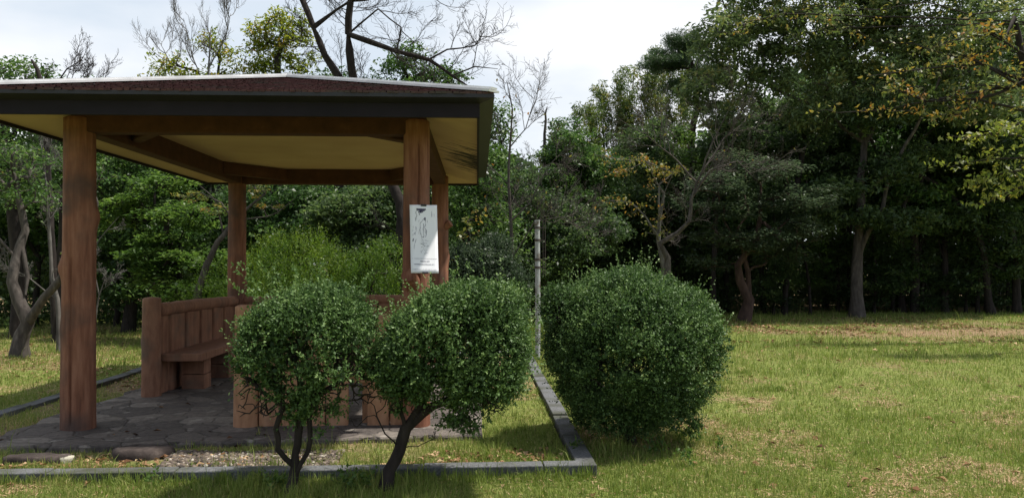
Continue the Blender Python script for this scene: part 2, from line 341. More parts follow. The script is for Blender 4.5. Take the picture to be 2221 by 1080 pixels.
# inner ground between kerb and paving
xs2 = np.linspace(-4.74, 0.74, 60); ys2 = np.linspace(5.98, 13.45, 80); GX2, GY2 = np.meshgrid(xs2, ys2)
def inner_h(x, y): return -0.055 + 0.05 * (fbm(np.asarray(x) * 1.3, np.asarray(y) * 1.3, 41) - 0.5)
i = np.arange(79)[:, None] * 60; j = np.arange(59)[None, :]
Q = np.stack([i + j, i + j + 1, i + 60 + j + 1, i + 60 + j], -1).reshape(-1, 4)
def inner_green(x, y):
    g = 0.25 + 0.6 * fbm(np.asarray(x) * 1.1, np.asarray(y) * 1.1, 77)
    g = np.where((x > 0.0) & (y < 9.0), g + 0.25, g); g = np.where((x > 0.0) & (y > 9.5), g - 0.2, g)
    g = np.where(x < -3.9, g - 0.15, g)
    return np.clip(g, 0, 1)
me = mesh('border_soil', np.stack([GX2, GY2, inner_h(GX2, GY2)], -1).reshape(-1, 3), Q, M_ground, inner_green(GX2, GY2).ravel(), True)
tag(link('border_soil', me), kind='structure')

# kerbs: granite blocks, each side one strip made of butted blocks
rng = np.random.default_rng(5)
def kerb_strip(p0, p1, width, inward, length=0.9, z1=-0.004):
    b = MB(); p0 = np.array(p0, float); p1 = np.array(p1, float); L = np.linalg.norm(p1 - p0); d = (p1 - p0) / L; n = np.array(inward, float)
    t = 0
    while t < L - 0.01:
        e = min(t + length, L); a = p0 + d * (t + 0.004); c = p0 + d * (e - 0.004); dz = rng.uniform(-0.008, 0.008)
        q = [a, c, c + n * width, a + n * width]
        V = [(x, y, -0.3) for x, y in q] + [(x, y, z1 + dz) for x, y in q]
        b.add(V, [(0, 3, 2, 1), (4, 5, 6, 7), (0, 1, 5, 4), (1, 2, 6, 5), (2, 3, 7, 6), (3, 0, 4, 7)]); t = e
    return tag(b.build('kerb', M_kerb, bevel=0.008), kind='structure')
kerb_strip((-4.90, 5.76), (0.905, 5.87), 0.14, (-0.017, 1))
kerb_strip((0.905, 6.02), (0.905, 13.5), 0.15, (-1, 0))
kerb_strip((-4.90, 5.91), (-4.90, 13.5), 0.15, (1, 0))
kerb_strip((-4.73, 13.5), (0.73, 13.5), 0.17, (0, -1))

# stone platform with ragged edge
def platform():
    pts = []
    x0, x1, y0, y1 = -4.12, 0.05, 6.60, 12.6
    def edge(a, b, n, amp, s):
        for k in range(n):
            t = k / n; p = np.array(a) * (1 - t) + np.array(b) * t
            nn = np.array([b[1] - a[1], a[0] - b[0]], float); nn /= np.linalg.norm(nn)
            pts.append(p + nn * amp * (vn(k * 0.45, s, 7) - 0.5) * 2)
    edge((x0, y0 + 0.0), (x1, y0 + .32), 60, 0.045, 1.0); edge((x1, y0 + .32), (x1, y1), 40, 0.012, 2.0); edge((x1, y1), (x0, y1), 30, 0.03, 3.0); edge((x0, y1), (x0, y0 + 0.0), 50, 0.10, 4.0)
    n = len(pts); c = np.mean(pts, axis=0)
    V = []; 
    for z, s in ((-0.2, 1.0), (-0.016, 1.0), (0.0, 0.996)):
        for p in pts: q = c + (p - c) * s; V.append((q[0], q[1], z))
    Fc = []
    for r in range(2):
        for k in range(n): Fc.append((r * n + k, r * n + (k + 1) % n, (r + 1) * n + (k + 1) % n, (r + 1) * n + k))
    Fc.append(tuple(2 * n + k for k in range(n)))
    me = mesh('stone_platform', V, Fc, M_paving)
    tag(link('stone_platform', me), kind='structure')
platform()

# ------------------------------------------------------------------ pavilion
XL, XR, YF, YB = -3.615, -0.568, 7.36, 11.96
EX0, EX1, EY0, EY1 = -4.17, 0.02, 6.55, 12.28      # fascia line
ZB, ZBT = 2.70, 2.93                                # beam bottom / top
pav = thing('pavilion', 'open rest shelter with brown log posts, dark eaves and low maroon roof with white ridges', 'pavilion', ((XL + XR) / 2, (YF + YB) / 2, 0))
def own(o, root=pav):
    o.matrix_parent_inverse = Matrix.Translation(-root.location); return o

def log_post(x, y, z0, z1, r0, r1, seed, knots=(), crack=None, n=80, m=60, matl=None, top_round=False, lean=(0, 0)):
    th = np.arange(n) / n * 2 * math.pi; z = np.linspace(z0, z1, m)
    TH, Z = np.meshgrid(th, z); t = (Z - z0) / (z1 - z0)
    R = r0 + (r1 - r0) * t
    R = R * (1 + 0.035 * (vn(np.cos(TH) * 1.3 + 5, Z * 0.9 + np.sin(TH), seed) - 0.5) * 2 + 0.03 * np.cos(2 * TH + Z * 0.6 + seed) + 0.02 * np.cos(3 * TH - Z + seed * 2))
    R = R + 0.004 * (vn(TH * 9, Z * 2.2, seed + 3) - 0.5)
    for ka, kz, kr, kh in knots:   # angle, height, radius, bulge
        da = (TH - ka + math.pi) % (2 * math.pi) - math.pi
        d = np.sqrt((da * r0) ** 2 + (Z - kz) ** 2) / kr
        R = R + kh * np.exp(-d ** 2 * 1.6)
    if crack:
        ca, cz0, cz1, cw = crack
        ctr = ca + 0.05 * (vn(Z * 2.5, 1.0, seed) - 0.5) * 2
        da = np.abs((TH - ctr + math.pi) % (2 * math.pi) - math.pi) * r0
        R = R - 0.022 * np.clip(1 - da / cw, 0, 1) * ((Z > cz0) & (Z < cz1))
    X = x + lean[0] * t + R * np.cos(TH); Yv = y + lean[1] * t + R * np.sin(TH)
    V = np.stack([X, Yv, Z], -1).reshape(-1, 3)
    i = np.arange(m - 1)[:, None] * n; j = np.arange(n)[None, :]; j2 = (j + 1) % n
    Qs = [tuple(int(q) for q in f) for f in np.stack([i + j, i + j2, i + n + j2, i + n + j], -1).reshape(-1, 4)]
    Vl = [tuple(v) for v in V]
    for rr, zz in ((0.85, 0.012), (0.5, 0.02)):
        b = len(Vl); prev = b - n
        Vl += [(x + lean[0] + (V[(m - 1) * n + k][0] - x - lean[0]) * rr, y + lean[1] + (V[(m - 1) * n + k][1] - y - lean[1]) * rr, z1 + zz) for k in range(n)]
        Qs += [(prev + k, prev + (k + 1) % n, b + (k + 1) % n, b + k) for k in range(n)]
    Qs.append(tuple(len(Vl) - n + k for k in range(n)))
    return mesh('post', Vl, Qs, matl or M_post, smooth=True)
S = -math.pi / 2  # toward the camera
own(link('post', log_post(XL - .027, YF, -0.02, 2.83, 0.150, 0.135, 1, knots=[(0.45, 1.93, 0.11, 0.032), (-2.69, 1.46, 0.09, 0.034), (-2.5, 0.9, 0.1, 0.010)], crack=(S - 0.07, 0.03, 1.55, 0.016), n=170, lean=(-.02, 0)), pav))
pfr = own(link('post', log_post(XR, YF, -0.02, 2.83, 0.132, 0.122, 2, knots=[(0.3, 0.7, 0.1, 0.012)], crack=(S + 0.23, 1.3, 2.6, 0.014), n=150), pav))
own(link('post', log_post(XL, YB, -0.02, 2.83, 0.136, 0.126, 3, knots=[(0.2, 1.2, 0.12, 0.02)]), pav))
pbr = own(link('post', log_post(XR, YB, -0.02, 2.83, 0.128, 0.120, 4, knots=[(0.0, 1.6, 0.12, 0.02)]), pav))
# sawn branch stubs
def stub(a, b, r, parent):
    m_ = MB(); a = np.array(a, float); b = np.array(b, float)
    pts = [a, a + (b - a) * 0.35, a + (b - a) * 0.8, b, b]
    m_.tube(pts[:4], [r * 1.5, r * 1.12, r, r * 0.99], 18)
    return m_.build('branch_stub', M_post, None, bevel=0.004)
for o, root in ((stub((XR - 0.02, YF - 0.05, 1.30), (XR - 0.055, YF - 0.235, 1.40), 0.068, pfr), pfr), (stub((XR + 0.02, YB - 0.02, 2.02), (XR + 0.165, YB - 0.07, 2.12), 0.058, pbr), pbr)):
    o.parent = root
# beams (squared), braces across the corners
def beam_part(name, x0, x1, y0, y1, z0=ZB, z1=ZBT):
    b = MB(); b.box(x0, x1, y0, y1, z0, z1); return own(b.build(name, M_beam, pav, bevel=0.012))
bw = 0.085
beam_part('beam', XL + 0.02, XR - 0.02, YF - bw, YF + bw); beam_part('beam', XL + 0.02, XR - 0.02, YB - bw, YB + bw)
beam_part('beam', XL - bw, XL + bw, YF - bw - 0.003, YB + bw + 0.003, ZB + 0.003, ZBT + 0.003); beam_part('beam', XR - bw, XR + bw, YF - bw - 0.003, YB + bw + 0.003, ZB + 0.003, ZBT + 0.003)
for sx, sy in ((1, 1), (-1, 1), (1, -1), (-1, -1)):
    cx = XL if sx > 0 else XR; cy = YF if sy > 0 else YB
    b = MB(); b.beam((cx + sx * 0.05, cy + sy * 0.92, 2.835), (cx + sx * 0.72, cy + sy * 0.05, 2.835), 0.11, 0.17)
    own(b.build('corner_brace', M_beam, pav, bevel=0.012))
# ceiling inside the beams, sloped soffits outside
b = MB(); b.box(XL + bw, XR - bw, YF + bw, YB - bw, ZBT - 0.008, ZBT + 0.02); own(b.build('ceiling', M_soffit, pav))
zi, ze = 2.885, 2.752
def quad_slab(name, q, matl, th=0.012):
    b = MB(); V = [(x, y, z) for x, y, z in q] + [(x, y, z + th) for x, y, z in q]
    b.add(V, [(3, 2, 1, 0), (4, 5, 6, 7), (0, 1, 5, 4), (1, 2, 6, 5), (2, 3, 7, 6), (3, 0, 4, 7)]); return own(b.build(name, matl, pav))
ix0, ix1, iy0, iy1 = XL - bw, XR + bw, YF - bw, YB + bw
ex0, ex1, ey0, ey1 = EX0 + 0.02, EX1 - 0.02, EY0 + 0.02, EY1 - 0.02
quad_slab('soffit', [(ex0, ey0, ze), (ex1, ey0, ze), (ix1, iy0, zi), (ix0, iy0, zi)], M_soffit)
quad_slab('soffit', [(ix1, iy0, zi), (ex1, ey0, ze), (ex1, ey1, ze), (ix1, iy1, zi)], M_soffit)
quad_slab('soffit', [(ix0, iy1, zi), (ix1, iy1, zi), (ex1, ey1, ze), (ex0, ey1, ze)], M_soffit)
quad_slab('soffit', [(ex0, ey0, ze), (ix0, iy0, zi), (ix0, iy1, zi), (ex0, ey1, ze)], M_soffit)
def fascia(name, x0, x1, y0, y1, z0, z1, m_, bev=0.004):
    b = MB(); b.box(x0, x1, y0, y1, z0, z1); return own(b.build(name, m_, pav, bevel=bev))
fascia('fascia_board', EX0, EX1, EY0, EY0 + 0.022, 2.722, 2.868, M_fascia); fascia('fascia_board', EX0, EX1, EY1 - 0.022, EY1, 2.722, 2.868, M_fascia)
fascia('fascia_board', EX0, EX0 + 0.022, EY0 + 0.023, EY1 - 0.023, 2.722, 2.868, M_fascia); fascia('fascia_board', EX1 - 0.022, EX1, EY0 + 0.023, EY1 - 0.023, 2.722, 2.868, M_fascia)
DX0, DX1, DY0, DY1 = EX0 - 0.12, EX1 + 0.12, EY0 - 0.10, EY1 + 0.12
# drip trim: upturned lip under the roof covering, as a ring of four mitred lengths
for k, q in enumerate([((DX0, DY0), (DX1, DY0), (EX1, EY0), (EX0, EY0)), ((DX1, DY0), (DX1, DY1), (EX1, EY1), (EX1, EY0)), ((DX1, DY1), (DX0, DY1), (EX0, EY1), (EX1, EY1)), ((DX0, DY1), (DX0, DY0), (EX0, EY0), (EX0, EY1))]):
    b = MB(); q = [np.array(p) for p in q]
    V = [(*q[0], 2.873), (*q[1], 2.873), (*q[2], 2.84), (*q[3], 2.84), (*q[0], 2.905), (*q[1], 2.905), (*q[2], 2.905), (*q[3], 2.905)]
    b.add(V, [(3, 2, 1, 0), (4, 5, 6, 7), (0, 1, 5, 4), (1, 2, 6, 5), (2, 3, 7, 6), (3, 0, 4, 7)]); own(b.build('drip_trim', M_trim, pav))
# hip roof: shingle courses with ragged butts
CX = (DX0 + DX1) / 2; hw = (DX1 - DX0) / 2; RZ = 3.535; EZ = 2.908
RY0, RY1 = DY0 + hw, DY1 - hw
def slope(e0, e1, t0, t1, seed):
    """eave e0->e1, top t0->t1, in stepped courses"""
    e0, e1, t0, t1 = [np.array(p, float) for p in (e0, e1, t0, t1)]
    V = []; Fc = []; K = 18; nn = 90; r = np.random.default_rng(seed)
    for c in range(K):
        a, bb = c / K, (c + 1) / K
        for k in range(nn):
            s0, s1 = k / nn, (k + 0.93) / nn
            lift = 0.010 + r.uniform(0, 0.008); ja = r.uniform(-0.006, 0.010)
            def P(s, t): return (e0 * (1 - s) + e1 * s) * (1 - t) + (t0 * (1 - s) + t1 * s) * t
            A, B, Cc, D = P(s0, a - ja * 0.5), P(s1, a - ja * 0.5), P(s1, bb + 0.01), P(s0, bb + 0.01)
            o = len(V); up = np.array([0, 0, lift]); V += [A + up, B + up, Cc + [0, 0, .002], D + [0, 0, .002], A - [0, 0, .004], B - [0, 0, .004]]
            Fc += [(o, o + 1, o + 2, o + 3), (o + 4, o + 5, o + 1, o)]
    return V, Fc
roofV = []; roofF = []
for args in (((DX0, DY0, EZ), (DX1, DY0, EZ), (CX, RY0, RZ), (CX, RY0, RZ), 1), ((DX1, DY0, EZ), (DX1, DY1, EZ), (CX, RY0, RZ), (CX, RY1, RZ), 2),
             ((DX1, DY1, EZ), (DX0, DY1, EZ), (CX, RY1, RZ), (CX, RY1, RZ), 3), ((DX0, DY1, EZ), (DX0, DY0, EZ), (CX, RY1, RZ), (CX, RY0, RZ), 4)):
    v, f = slope(*args); o = len(roofV); roofV += v; roofF += [tuple(i + o for i in ff) for ff in f]
o = len(roofV); zb = -0.012
roofV += [(DX0, DY0, EZ + zb), (DX1, DY0, EZ + zb), (DX1, DY1, EZ + zb), (DX0, DY1, EZ + zb), (CX, RY0, RZ + zb), (CX, RY1, RZ + zb)]
roofF += [(o, o + 1, o + 4), (o + 1, o + 2, o + 5, o + 4), (o + 2, o + 3, o + 5), (o + 3, o, o + 4, o + 5)]
roof = own(link('roof', mesh('roof', roofV, roofF, M_shingle), pav))
def cap(a, b_):
    b = MB(); a = Vector(a); b_ = Vector(b_)
    up = Vector((0, 0, 0.018)); b.beam(a + up, b_ + up, 0.12, 0.018); up = Vector((0, 0, 0.040)); b.beam(a + up, b_ + up, 0.07, 0.018)
    return b.build('ridge_cap', M_white, roof)
for cx_, cy_, ry in ((DX0, DY0, RY0), (DX1, DY0, RY0), (DX1, DY1, RY1), (DX0, DY1, RY1)): cap((cx_, cy_, EZ), (CX, ry, RZ))
cap((CX, RY0 - 0.05, RZ + 0.004), (CX, RY1 + 0.05, RZ + 0.004))

# ------------------------------------------------------------------ benches
def rail_log(a, b_, r, seed, matl):
    a = np.array(a, float); b_ = np.array(b_, float); k = 14; P = [a + (b_ - a) * t for t in np.linspace(0, 1, k)]; rg = np.random.default_rng(seed)
    P = [p + np.array([0, 0, 0.012 * math.sin(3 * t + seed)]) for p, t in zip(P, np.linspace(0, 1, k))]
    m_ = MB(); m_.tube(P, [r * (1 + rg.uniform(-.05, .05)) for _ in P], 16); return m_
def sub(root, o): o.parent = root; o.matrix_parent_inverse = Matrix.Translation(-root.location); return o
# left bench, along the west side
lb = thing('bench', 'long brown bench with slatted back and log rail along the left side of the shelter', 'bench', (-3.5, 10.2, 0))
sub(lb, link('end_post', log_post(-3.70, 9.10, -0.01, 1.10, 0.104, 0.098, 11, knots=[(math.pi, 0.62, 0.07, 0.014)], n=60, m=30, matl=M_bench)))
sub(lb, rail_log((-3.68, 9.18, 0.955), (-3.62, 11.84, 0.955), 0.078, 1, M_bench).build('back_rail', M_bench, smooth=True))
yy = 9.24; rg = np.random.default_rng(8); kk = 0
while yy < 11.7:
    w = rg.uniform(0.20, 0.24); m_ = MB(); xo = -3.71 + 0.02 * (kk % 2) + 0.02 * (yy - 9)
    m_.box(xo, xo + 0.06, yy, yy + w, -0.01, 0.90)
    sub(lb, m_.build('back_plank', M_bench, bevel=0.02)); yy += w + (0.012 if kk else 0.03); kk += 1
m_ = MB(); m_.box(-3.63, -3.17, 9.20, 11.75, 0.375, 0.465); sub(lb, m_.build('seat', M_bench, bevel=0.012))
for y0 in (9.58, 10.50, 11.4):
    m_ = MB(); m_.box(-3.54, -3.27, y0, y0 + 0.24, -0.01, 0.17); m_.box(-3.535, -3.275, y0 + 0.003, y0 + 0.237, 0.176, 0.374); sub(lb, m_.build('support_block', M_bench, bevel=0.008))
# back bench
bb_ = thing('bench', 'brown bench across the far end of the shelter, mostly hidden behind the shrubs', 'bench', (-2.1, 11.9, 0))
sub(bb_, rail_log((-3.6, 11.96, 0.955), (-0.72, 11.96, 0.955), 0.066, 5, M_bench).build('back_rail', M_bench, smooth=True))
xx = -3.54
while xx < -0.9:
    w = rg.uniform(0.19, 0.23); m_ = MB(); m_.box(xx, xx + w, 11.93, 11.99, -0.01, 0.91); sub(bb_, m_.build('back_plank', M_bench, bevel=0.014)); xx += w + rg.uniform(0.01, 0.04)
m_ = MB(); m_.box(-3.1, -0.8, 11.47, 11.92, 0.375, 0.465); sub(bb_, m_.build('seat', M_bench, bevel=0.012))
for x0 in (-2.8, -1.9, -1.1): m_ = MB(); m_.box(x0, x0 + 0.24, 11.55, 11.85, -0.01, 0.374); sub(bb_, m_.build('support_block', M_bench, bevel=0.008))
# front bench, its plank back towards the camera
fb = thing('bench', 'orange-brown plank-backed bench at the front of the shelter, seen from behind through the two shrubs', 'bench', (-1.6, 7.40, 0))
sub(fb, link('end_post', log_post(gx(536, 7.40), 7.40, -0.01, 1.10, 0.112, 0.106, 13, n=60, m=30, matl=M_orange)))
sub(fb, rail_log((gx(556, 7.40), 7.40, 0.955), (XR - 0.1, 7.40, 0.955), 0.066, 6, M_orange).build('back_rail', M_orange, smooth=True))
for pa, pb, y0, h0, h1 in ((566, 612, 7.39, -0.01, 0.90), (614, 662, 7.40, -0.01, 0.90), (664, 708, 7.385, -0.01, 0.90), (710, 757, 7.40, -0.01, 0.90), (784, 797, 7.51, -0.01, 0.90), (799, 846, 7.39, -0.01, 0.90), (848, 884, 7.40, -0.01, 0.90)):
    m_ = MB(); m_.box(gx(pa, 7.40), gx(pb, 7.40), y0 - 0.035, y0 + 0.03, h0, h1); sub(fb, m_.build('back_plank', M_orange, bevel=0.012))
m_ = MB(); m_.box(gx(566, 7.45), XR - 0.16, 7.45, 7.87, 0.375, 0.465); sub(fb, m_.build('seat', M_orange, bevel=0.012))
for x0 in (gx(600, 7.4), gx(800, 7.4)): m_ = MB(); m_.box(x0, x0 + 0.22, 7.53, 7.77, -0.01, 0.374); sub(fb, m_.build('support_block', M_orange, bevel=0.008))

# ------------------------------------------------------------------ poster on the front right post
PY = 7.185
pc = at(920, 518, PY)
po = thing('poster', 'white paper notice with thin ink drawing, clipped to the right front post', 'poster', pc, math.radians(-9))
po.rotation_euler = (math.radians(-9), math.radians(1.0), math.radians(20)); po.location = [float(v) for v in at(920, 518, 7.085)]
M_paper, nt, b_ = mat('poster_paper', (0.88, 0.875, 0.90), 0.7); M_ink, _, _ = mat('poster_ink', (0.06, 0.055, 0.10), 0.7); M_inkl, _, _ = mat('poster_pale_ink', (0.42, 0.41, 0.47), 0.7)
pw, ph = 0.128, 0.312
V = []; Fc = []; nx_, nz_ = 8, 20
for a in range(nz_ + 1):
    for c in range(nx_ + 1):
        u, v = c / nx_ * 2 - 1, a / nz_ * 2 - 1
        V.append((u * pw, -0.004 + 0.006 * u * u - 0.003 * math.sin(v * 3) - 0.006 * max(0, v) ** 3 * (u > .7), v * ph + (0.004 * u if v > .9 else 0)))
for a in range(nz_):
    for c in range(nx_): q = a * (nx_ + 1) + c; Fc.append((q, q + 1, q + nx_ + 2, q + nx_ + 1))
pp = link('paper', mesh('paper', V, Fc, M_paper, smooth=True), po); sm = pp.modifiers.new('thick', 'SOLIDIFY'); sm.thickness = 0.0015
def strokes(name, segs, m_, par):
    V = []; Fc = []
    for (x0, z0, x1, z1, w) in segs:
        d = np.array([x1 - x0, z1 - z0]); L = np.linalg.norm(d) + 1e-9; n = np.array([-d[1], d[0]]) / L * w * 0.8; o = len(V)
        for x, z in ((x0 + n[0], z0 + n[1]), (x1 + n[0], z1 + n[1]), (x1 - n[0], z1 - n[1]), (x0 - n[0], z0 - n[1])):
            u = x / pw; v = z / ph; V.append((x, -0.0065 + 0.006 * u * u - 0.003 * math.sin(v * 3), z))
        Fc.append((o + 3, o + 2, o + 1, o))
    return link(name, mesh(name, V, Fc, m_), par)
def PZ(px, py): return ((px - 245) / 170 * pw, -(py - 522) / 440 * ph)     # from a 480x1080 close-up of the sheet
rg = np.random.default_rng(3)
def poly(pts, w, seg, jit=3):
    for (a, b) in zip(pts[:-1], pts[1:]):
        n = 3; pr = a
        for k in range(1, n + 1):
            q = (a[0] + (b[0] - a[0]) * k / n + rg.normal(0, jit), a[1] + (b[1] - a[1]) * k / n + rg.normal(0, jit))
            x0, z0 = PZ(*pr); x1, z1 = PZ(*q); seg.append((x0, z0, x1, z1, w * rg.uniform(.5, 1.5))); pr = q
seg = []
poly([(155, 130), (150, 200), (148, 280)], .0016, seg); poly([(190, 400), (195, 330), (225, 290), (260, 250)], .0014, seg)
poly([(190, 400), (205, 470), (220, 510), (240, 500), (235, 420), (240, 330)], .0018, seg); poly([(260, 250), (265, 330), (250, 380), (275, 420), (262, 500)], .0018, seg)
poly([(140, 370), (145, 430), (120, 470)], .0014, seg); poly([(112, 520), (105, 560)], .005, seg, 1); poly([(145, 530), (125, 600), (115, 660)], .0013, seg)
poly([(262, 245), (250, 285)], .005, seg, 2); poly([(180, 170), (192, 215)], .004, seg, 2)
for k in range(26): x, y = rg.uniform(190, 285), rg.uniform(520, 740); poly([(x, y), (x + rg.uniform(10, 40) * (1 if y < 640 else .5), y + rg.uniform(-10, 25))], .0012, seg, 2)
for k in range(12): x, y = rg.uniform(105, 290), rg.uniform(220, 520); poly([(x, y), (x + rg.uniform(-8, 8), y + rg.uniform(20, 55))], .0011, seg, 2)
for k in range(16): x = 165 + k * 7; y = 132; poly([(x, y), (x + rg.uniform(-6, 6), y + max(8, 62 - abs(x - 212) * .75) * rg.uniform(.6, 1.1))], .0052, seg, 1)
strokes('ink_drawing', seg, M_ink, po)
seg = []
for x in (345, 375): poly([(x, 160), (x, 235)], .003, seg, 1)
strokes('pale_caption', seg, M_inkl, po)
seg = []
def textline(x0, x1, y, hgt, gap=6):
    x = x0
    while x < x1:
        w = rg.uniform(3, 6)
        if rg.random() > .12:
            a = PZ(x, y - hgt / 2); c = PZ(x, y + hgt / 2); seg.append((a[0], a[1], c[0], c[1], .0012)); d = PZ(x + w, y + rg.choice([-1, 0, 1]) * hgt / 2.4); e = PZ(x, y + rg.choice([-1, 0, 1]) * hgt / 2.4); seg.append((e[0], e[1], d[0], d[1], .0011))
        x += w + 2.4
textline(98, 405, 778, 5); textline(192, 302, 813, 15); textline(112, 372, 851, 11); textline(95, 395, 916, 5)
strokes('small_print', seg, M_ink, po)
M_clip, _, _ = mat('clip_black', (0.03, 0.028, 0.03), 0.4)
for z in (ph - 0.003, -ph + 0.002):
    m_ = MB(); m_.box(-0.026, 0.026, -0.016, 0.012, z - 0.008, z + 0.008); o = m_.build('clip', M_clip, po, bevel=0.002)

# ------------------------------------------------------------------ grey pole with brackets
px_ = at(1166, 752, 13.0); pb = np.array([px_[0], 13.0, -0.1])
pole = thing('pole', 'weathered grey metal post with brackets and thin rods, standing past the corner of the kerb', 'pole', pb)
def top_of(py, Y): return at(1110, py, Y)[2]
zt = top_of(480, 13.0) + 0.1
m_ = MB(); m_.tube([(0, 0, 0), (0.004, 0, zt * 0.5), (-0.004, 0, zt)], [0.044, 0.043, 0.042], 20); m_.build('post', M_pole, pole, smooth=False)
m_ = MB(); m_.tube([(-0.004, 0, zt), (-0.004, 0, zt + 0.02)], [0.046, 0.046], 20); m_.build('cap', M_pole, pole)
for py in (494, 521, 563, 580):
    z = top_of(py, 13.0) + 0.1; m_ = MB(); m_.tube([(0, 0, z - 0.02), (0, 0, z + 0.02)], [0.049, 0.049], 20); m_.box(0.045, 0.135, -0.012, 0.008, z - 0.008, z + 0.008); m_.build('bracket', M_rod, pole)
for dx in (0.128, 0.092):
    m_ = MB(); m_.tube([(dx, -0.002, top_of(598, 13.0) + 0.1), (dx, -0.002, zt + 0.02)], [0.0055, 0.0055], 6); m_.build('rod', M_rod, pole)

# ------------------------------------------------------------------ vegetation generator
def blob_points(blobs, n, rng, shell=0.6):
    vol = np.array([b[3] * b[4] * b[5] for b in blobs]) ** 0.75; vol /= vol.sum(); out = []
    B = np.array(blobs, float)
    while len(out) < n:
        k = rng.choice(len(B), p=vol); d = rng.normal(size=3); d /= np.linalg.norm(d)
        r = (shell + (1 - shell) * rng.random()) * rng.uniform(0.94, 1.06)
        out.append(B[k, :3] + d * r * B[k, 3:])
    return np.array(out)
def grow(trunks, targets, rng, seg=0.35, jitter=0.05, start=2, up=0.25, bias=0.25):
    """trunks: list of polylines (first point of the later ones snaps to the nearest node). Returns nodes, parents."""
    P = []; par = []; dist = []; OV = {}
    for ti, tr in enumerate(trunks):
        tr = np.asarray(tr, float)
        if ti == 0: P.append(tr[0]); par.append(-1); dist.append(0); cur = 0
        else:
            A = np.array(P); cur = int(np.argmin(np.linalg.norm(A - tr[0], axis=1)))
        for k in range(1, len(tr)):
            L = np.linalg.norm(tr[k] - tr[k - 1]); n = max(1, int(L / seg))
            base = np.array(P[cur]) if k == 1 else tr[k - 1]
            for q in range(1, n + 1):
                p = base + (tr[k] - base) * q / n + (rng.normal(0, jitter * 0.25, 3) if q < n else 0)
                P.append(p); par.append(cur); dist.append(dist[cur] + L / n); cur = len(P) - 1; OV[cur] = (ti, (k - 1 + q / n) / (len(tr) - 1))
    T = np.asarray(targets, float)
    A = np.array(P); dd = np.array([np.min(np.linalg.norm(A[start:] - t, axis=1)) for t in T]) if len(T) else []
    cap_ = len(P) + len(T) * 14 + 1000; buf = np.zeros((cap_, 3)); buf[:len(P)] = A; db = np.zeros(cap_); db[:len(P)] = dist; n0 = len(P)
    for idx in np.argsort(dd) if len(T) else []:
        t = T[idx]; D = np.linalg.norm(buf[start:n0] - t, axis=1) + bias * np.abs(0) + bias * 0.3 * db[start:n0]
        s = int(np.argmin(D)) + start; p0 = buf[s]; pp_ = buf[par[s]] if par[s] >= 0 else p0 - [0, 0, 1]
        L = np.linalg.norm(t - p0)
        if L < 1e-3: continue
        tdir = (p0 - pp_); tdir /= np.linalg.norm(tdir) + 1e-9
        c = p0 + tdir * L * 0.30 + np.array([0, 0, up * L * 0.3]); n = min(12, max(2, int(L / seg))); cur = s
        for q in range(1, n + 1):
            u = q / n; p = (1 - u) ** 2 * p0 + 2 * u * (1 - u) * c + u * u * t
            if q < n: p = p + rng.normal(0, jitter * min(1, L), 3)
            buf[n0] = p; par.append(cur); db[n0] = db[cur] + L / n; cur = n0; n0 += 1
            if n0 >= cap_ - 14: break
    grow.ov = OV
    return buf[:n0].copy(), par
def limbs(P, par, tip_r, base_r, rng, sides=5, rough=0.05, flare=1.35, tr_r=None, ov=None):
    n = len(P); cnt = np.ones(n); ch = [[] for _ in range(n)]
    leaf = np.ones(n, bool)
    for k in range(1, n): leaf[par[k]] = False; ch[par[k]].append(k)
    cnt = leaf.astype(float)
    for k in range(n - 1, 0, -1): cnt[par[k]] += cnt[k]
    cnt = np.maximum(cnt, 1); ex = math.log(base_r / tip_r) / math.log(max(3, cnt[0]))
    R = tip_r * cnt ** ex
    if tr_r:
        for k, (ti, u) in ov.items():
            if ti < len(tr_r) and tr_r[ti]: a, b = tr_r[ti]; R[k] = a + (b - a) * u
        if tr_r[0]: R[0] = tr_r[0][0]
        for k in range(1, n):
            if k not in ov: R[k] = min(R[k], R[par[k]] * 0.8 if par[k] in ov else R[par[k]])
    parts = []; stack = [(0, None)]
    while stack:
        s, pre = stack.pop(); chain = [] if pre is None else [pre]; cur = s
        while True:
            chain.append(cur)
            if not ch[cur]: break
            o = sorted(ch[cur], key=lambda c: -cnt[c]); 
            for c in o[1:]: stack.append((c, cur))
            cur = o[0]
        if len(chain) < 2: continue
        pts = P[chain]; rr = R[chain].copy()
        if pre is not None: rr[0] = min(rr[0], rr[1] * 1.25)
        else: rr[0] *= flare
        if leaf[chain[-1]]: rr[-1] *= 0.6
        ns = 10 if rr.max() > 0.07 else (7 if rr.max() > 0.03 else (sides if rr.max() > 0.012 else 4))
        parts.append(tube(pts, rr, ns, rng, rough if rr.max() > .02 else 0))
    return merge(parts)
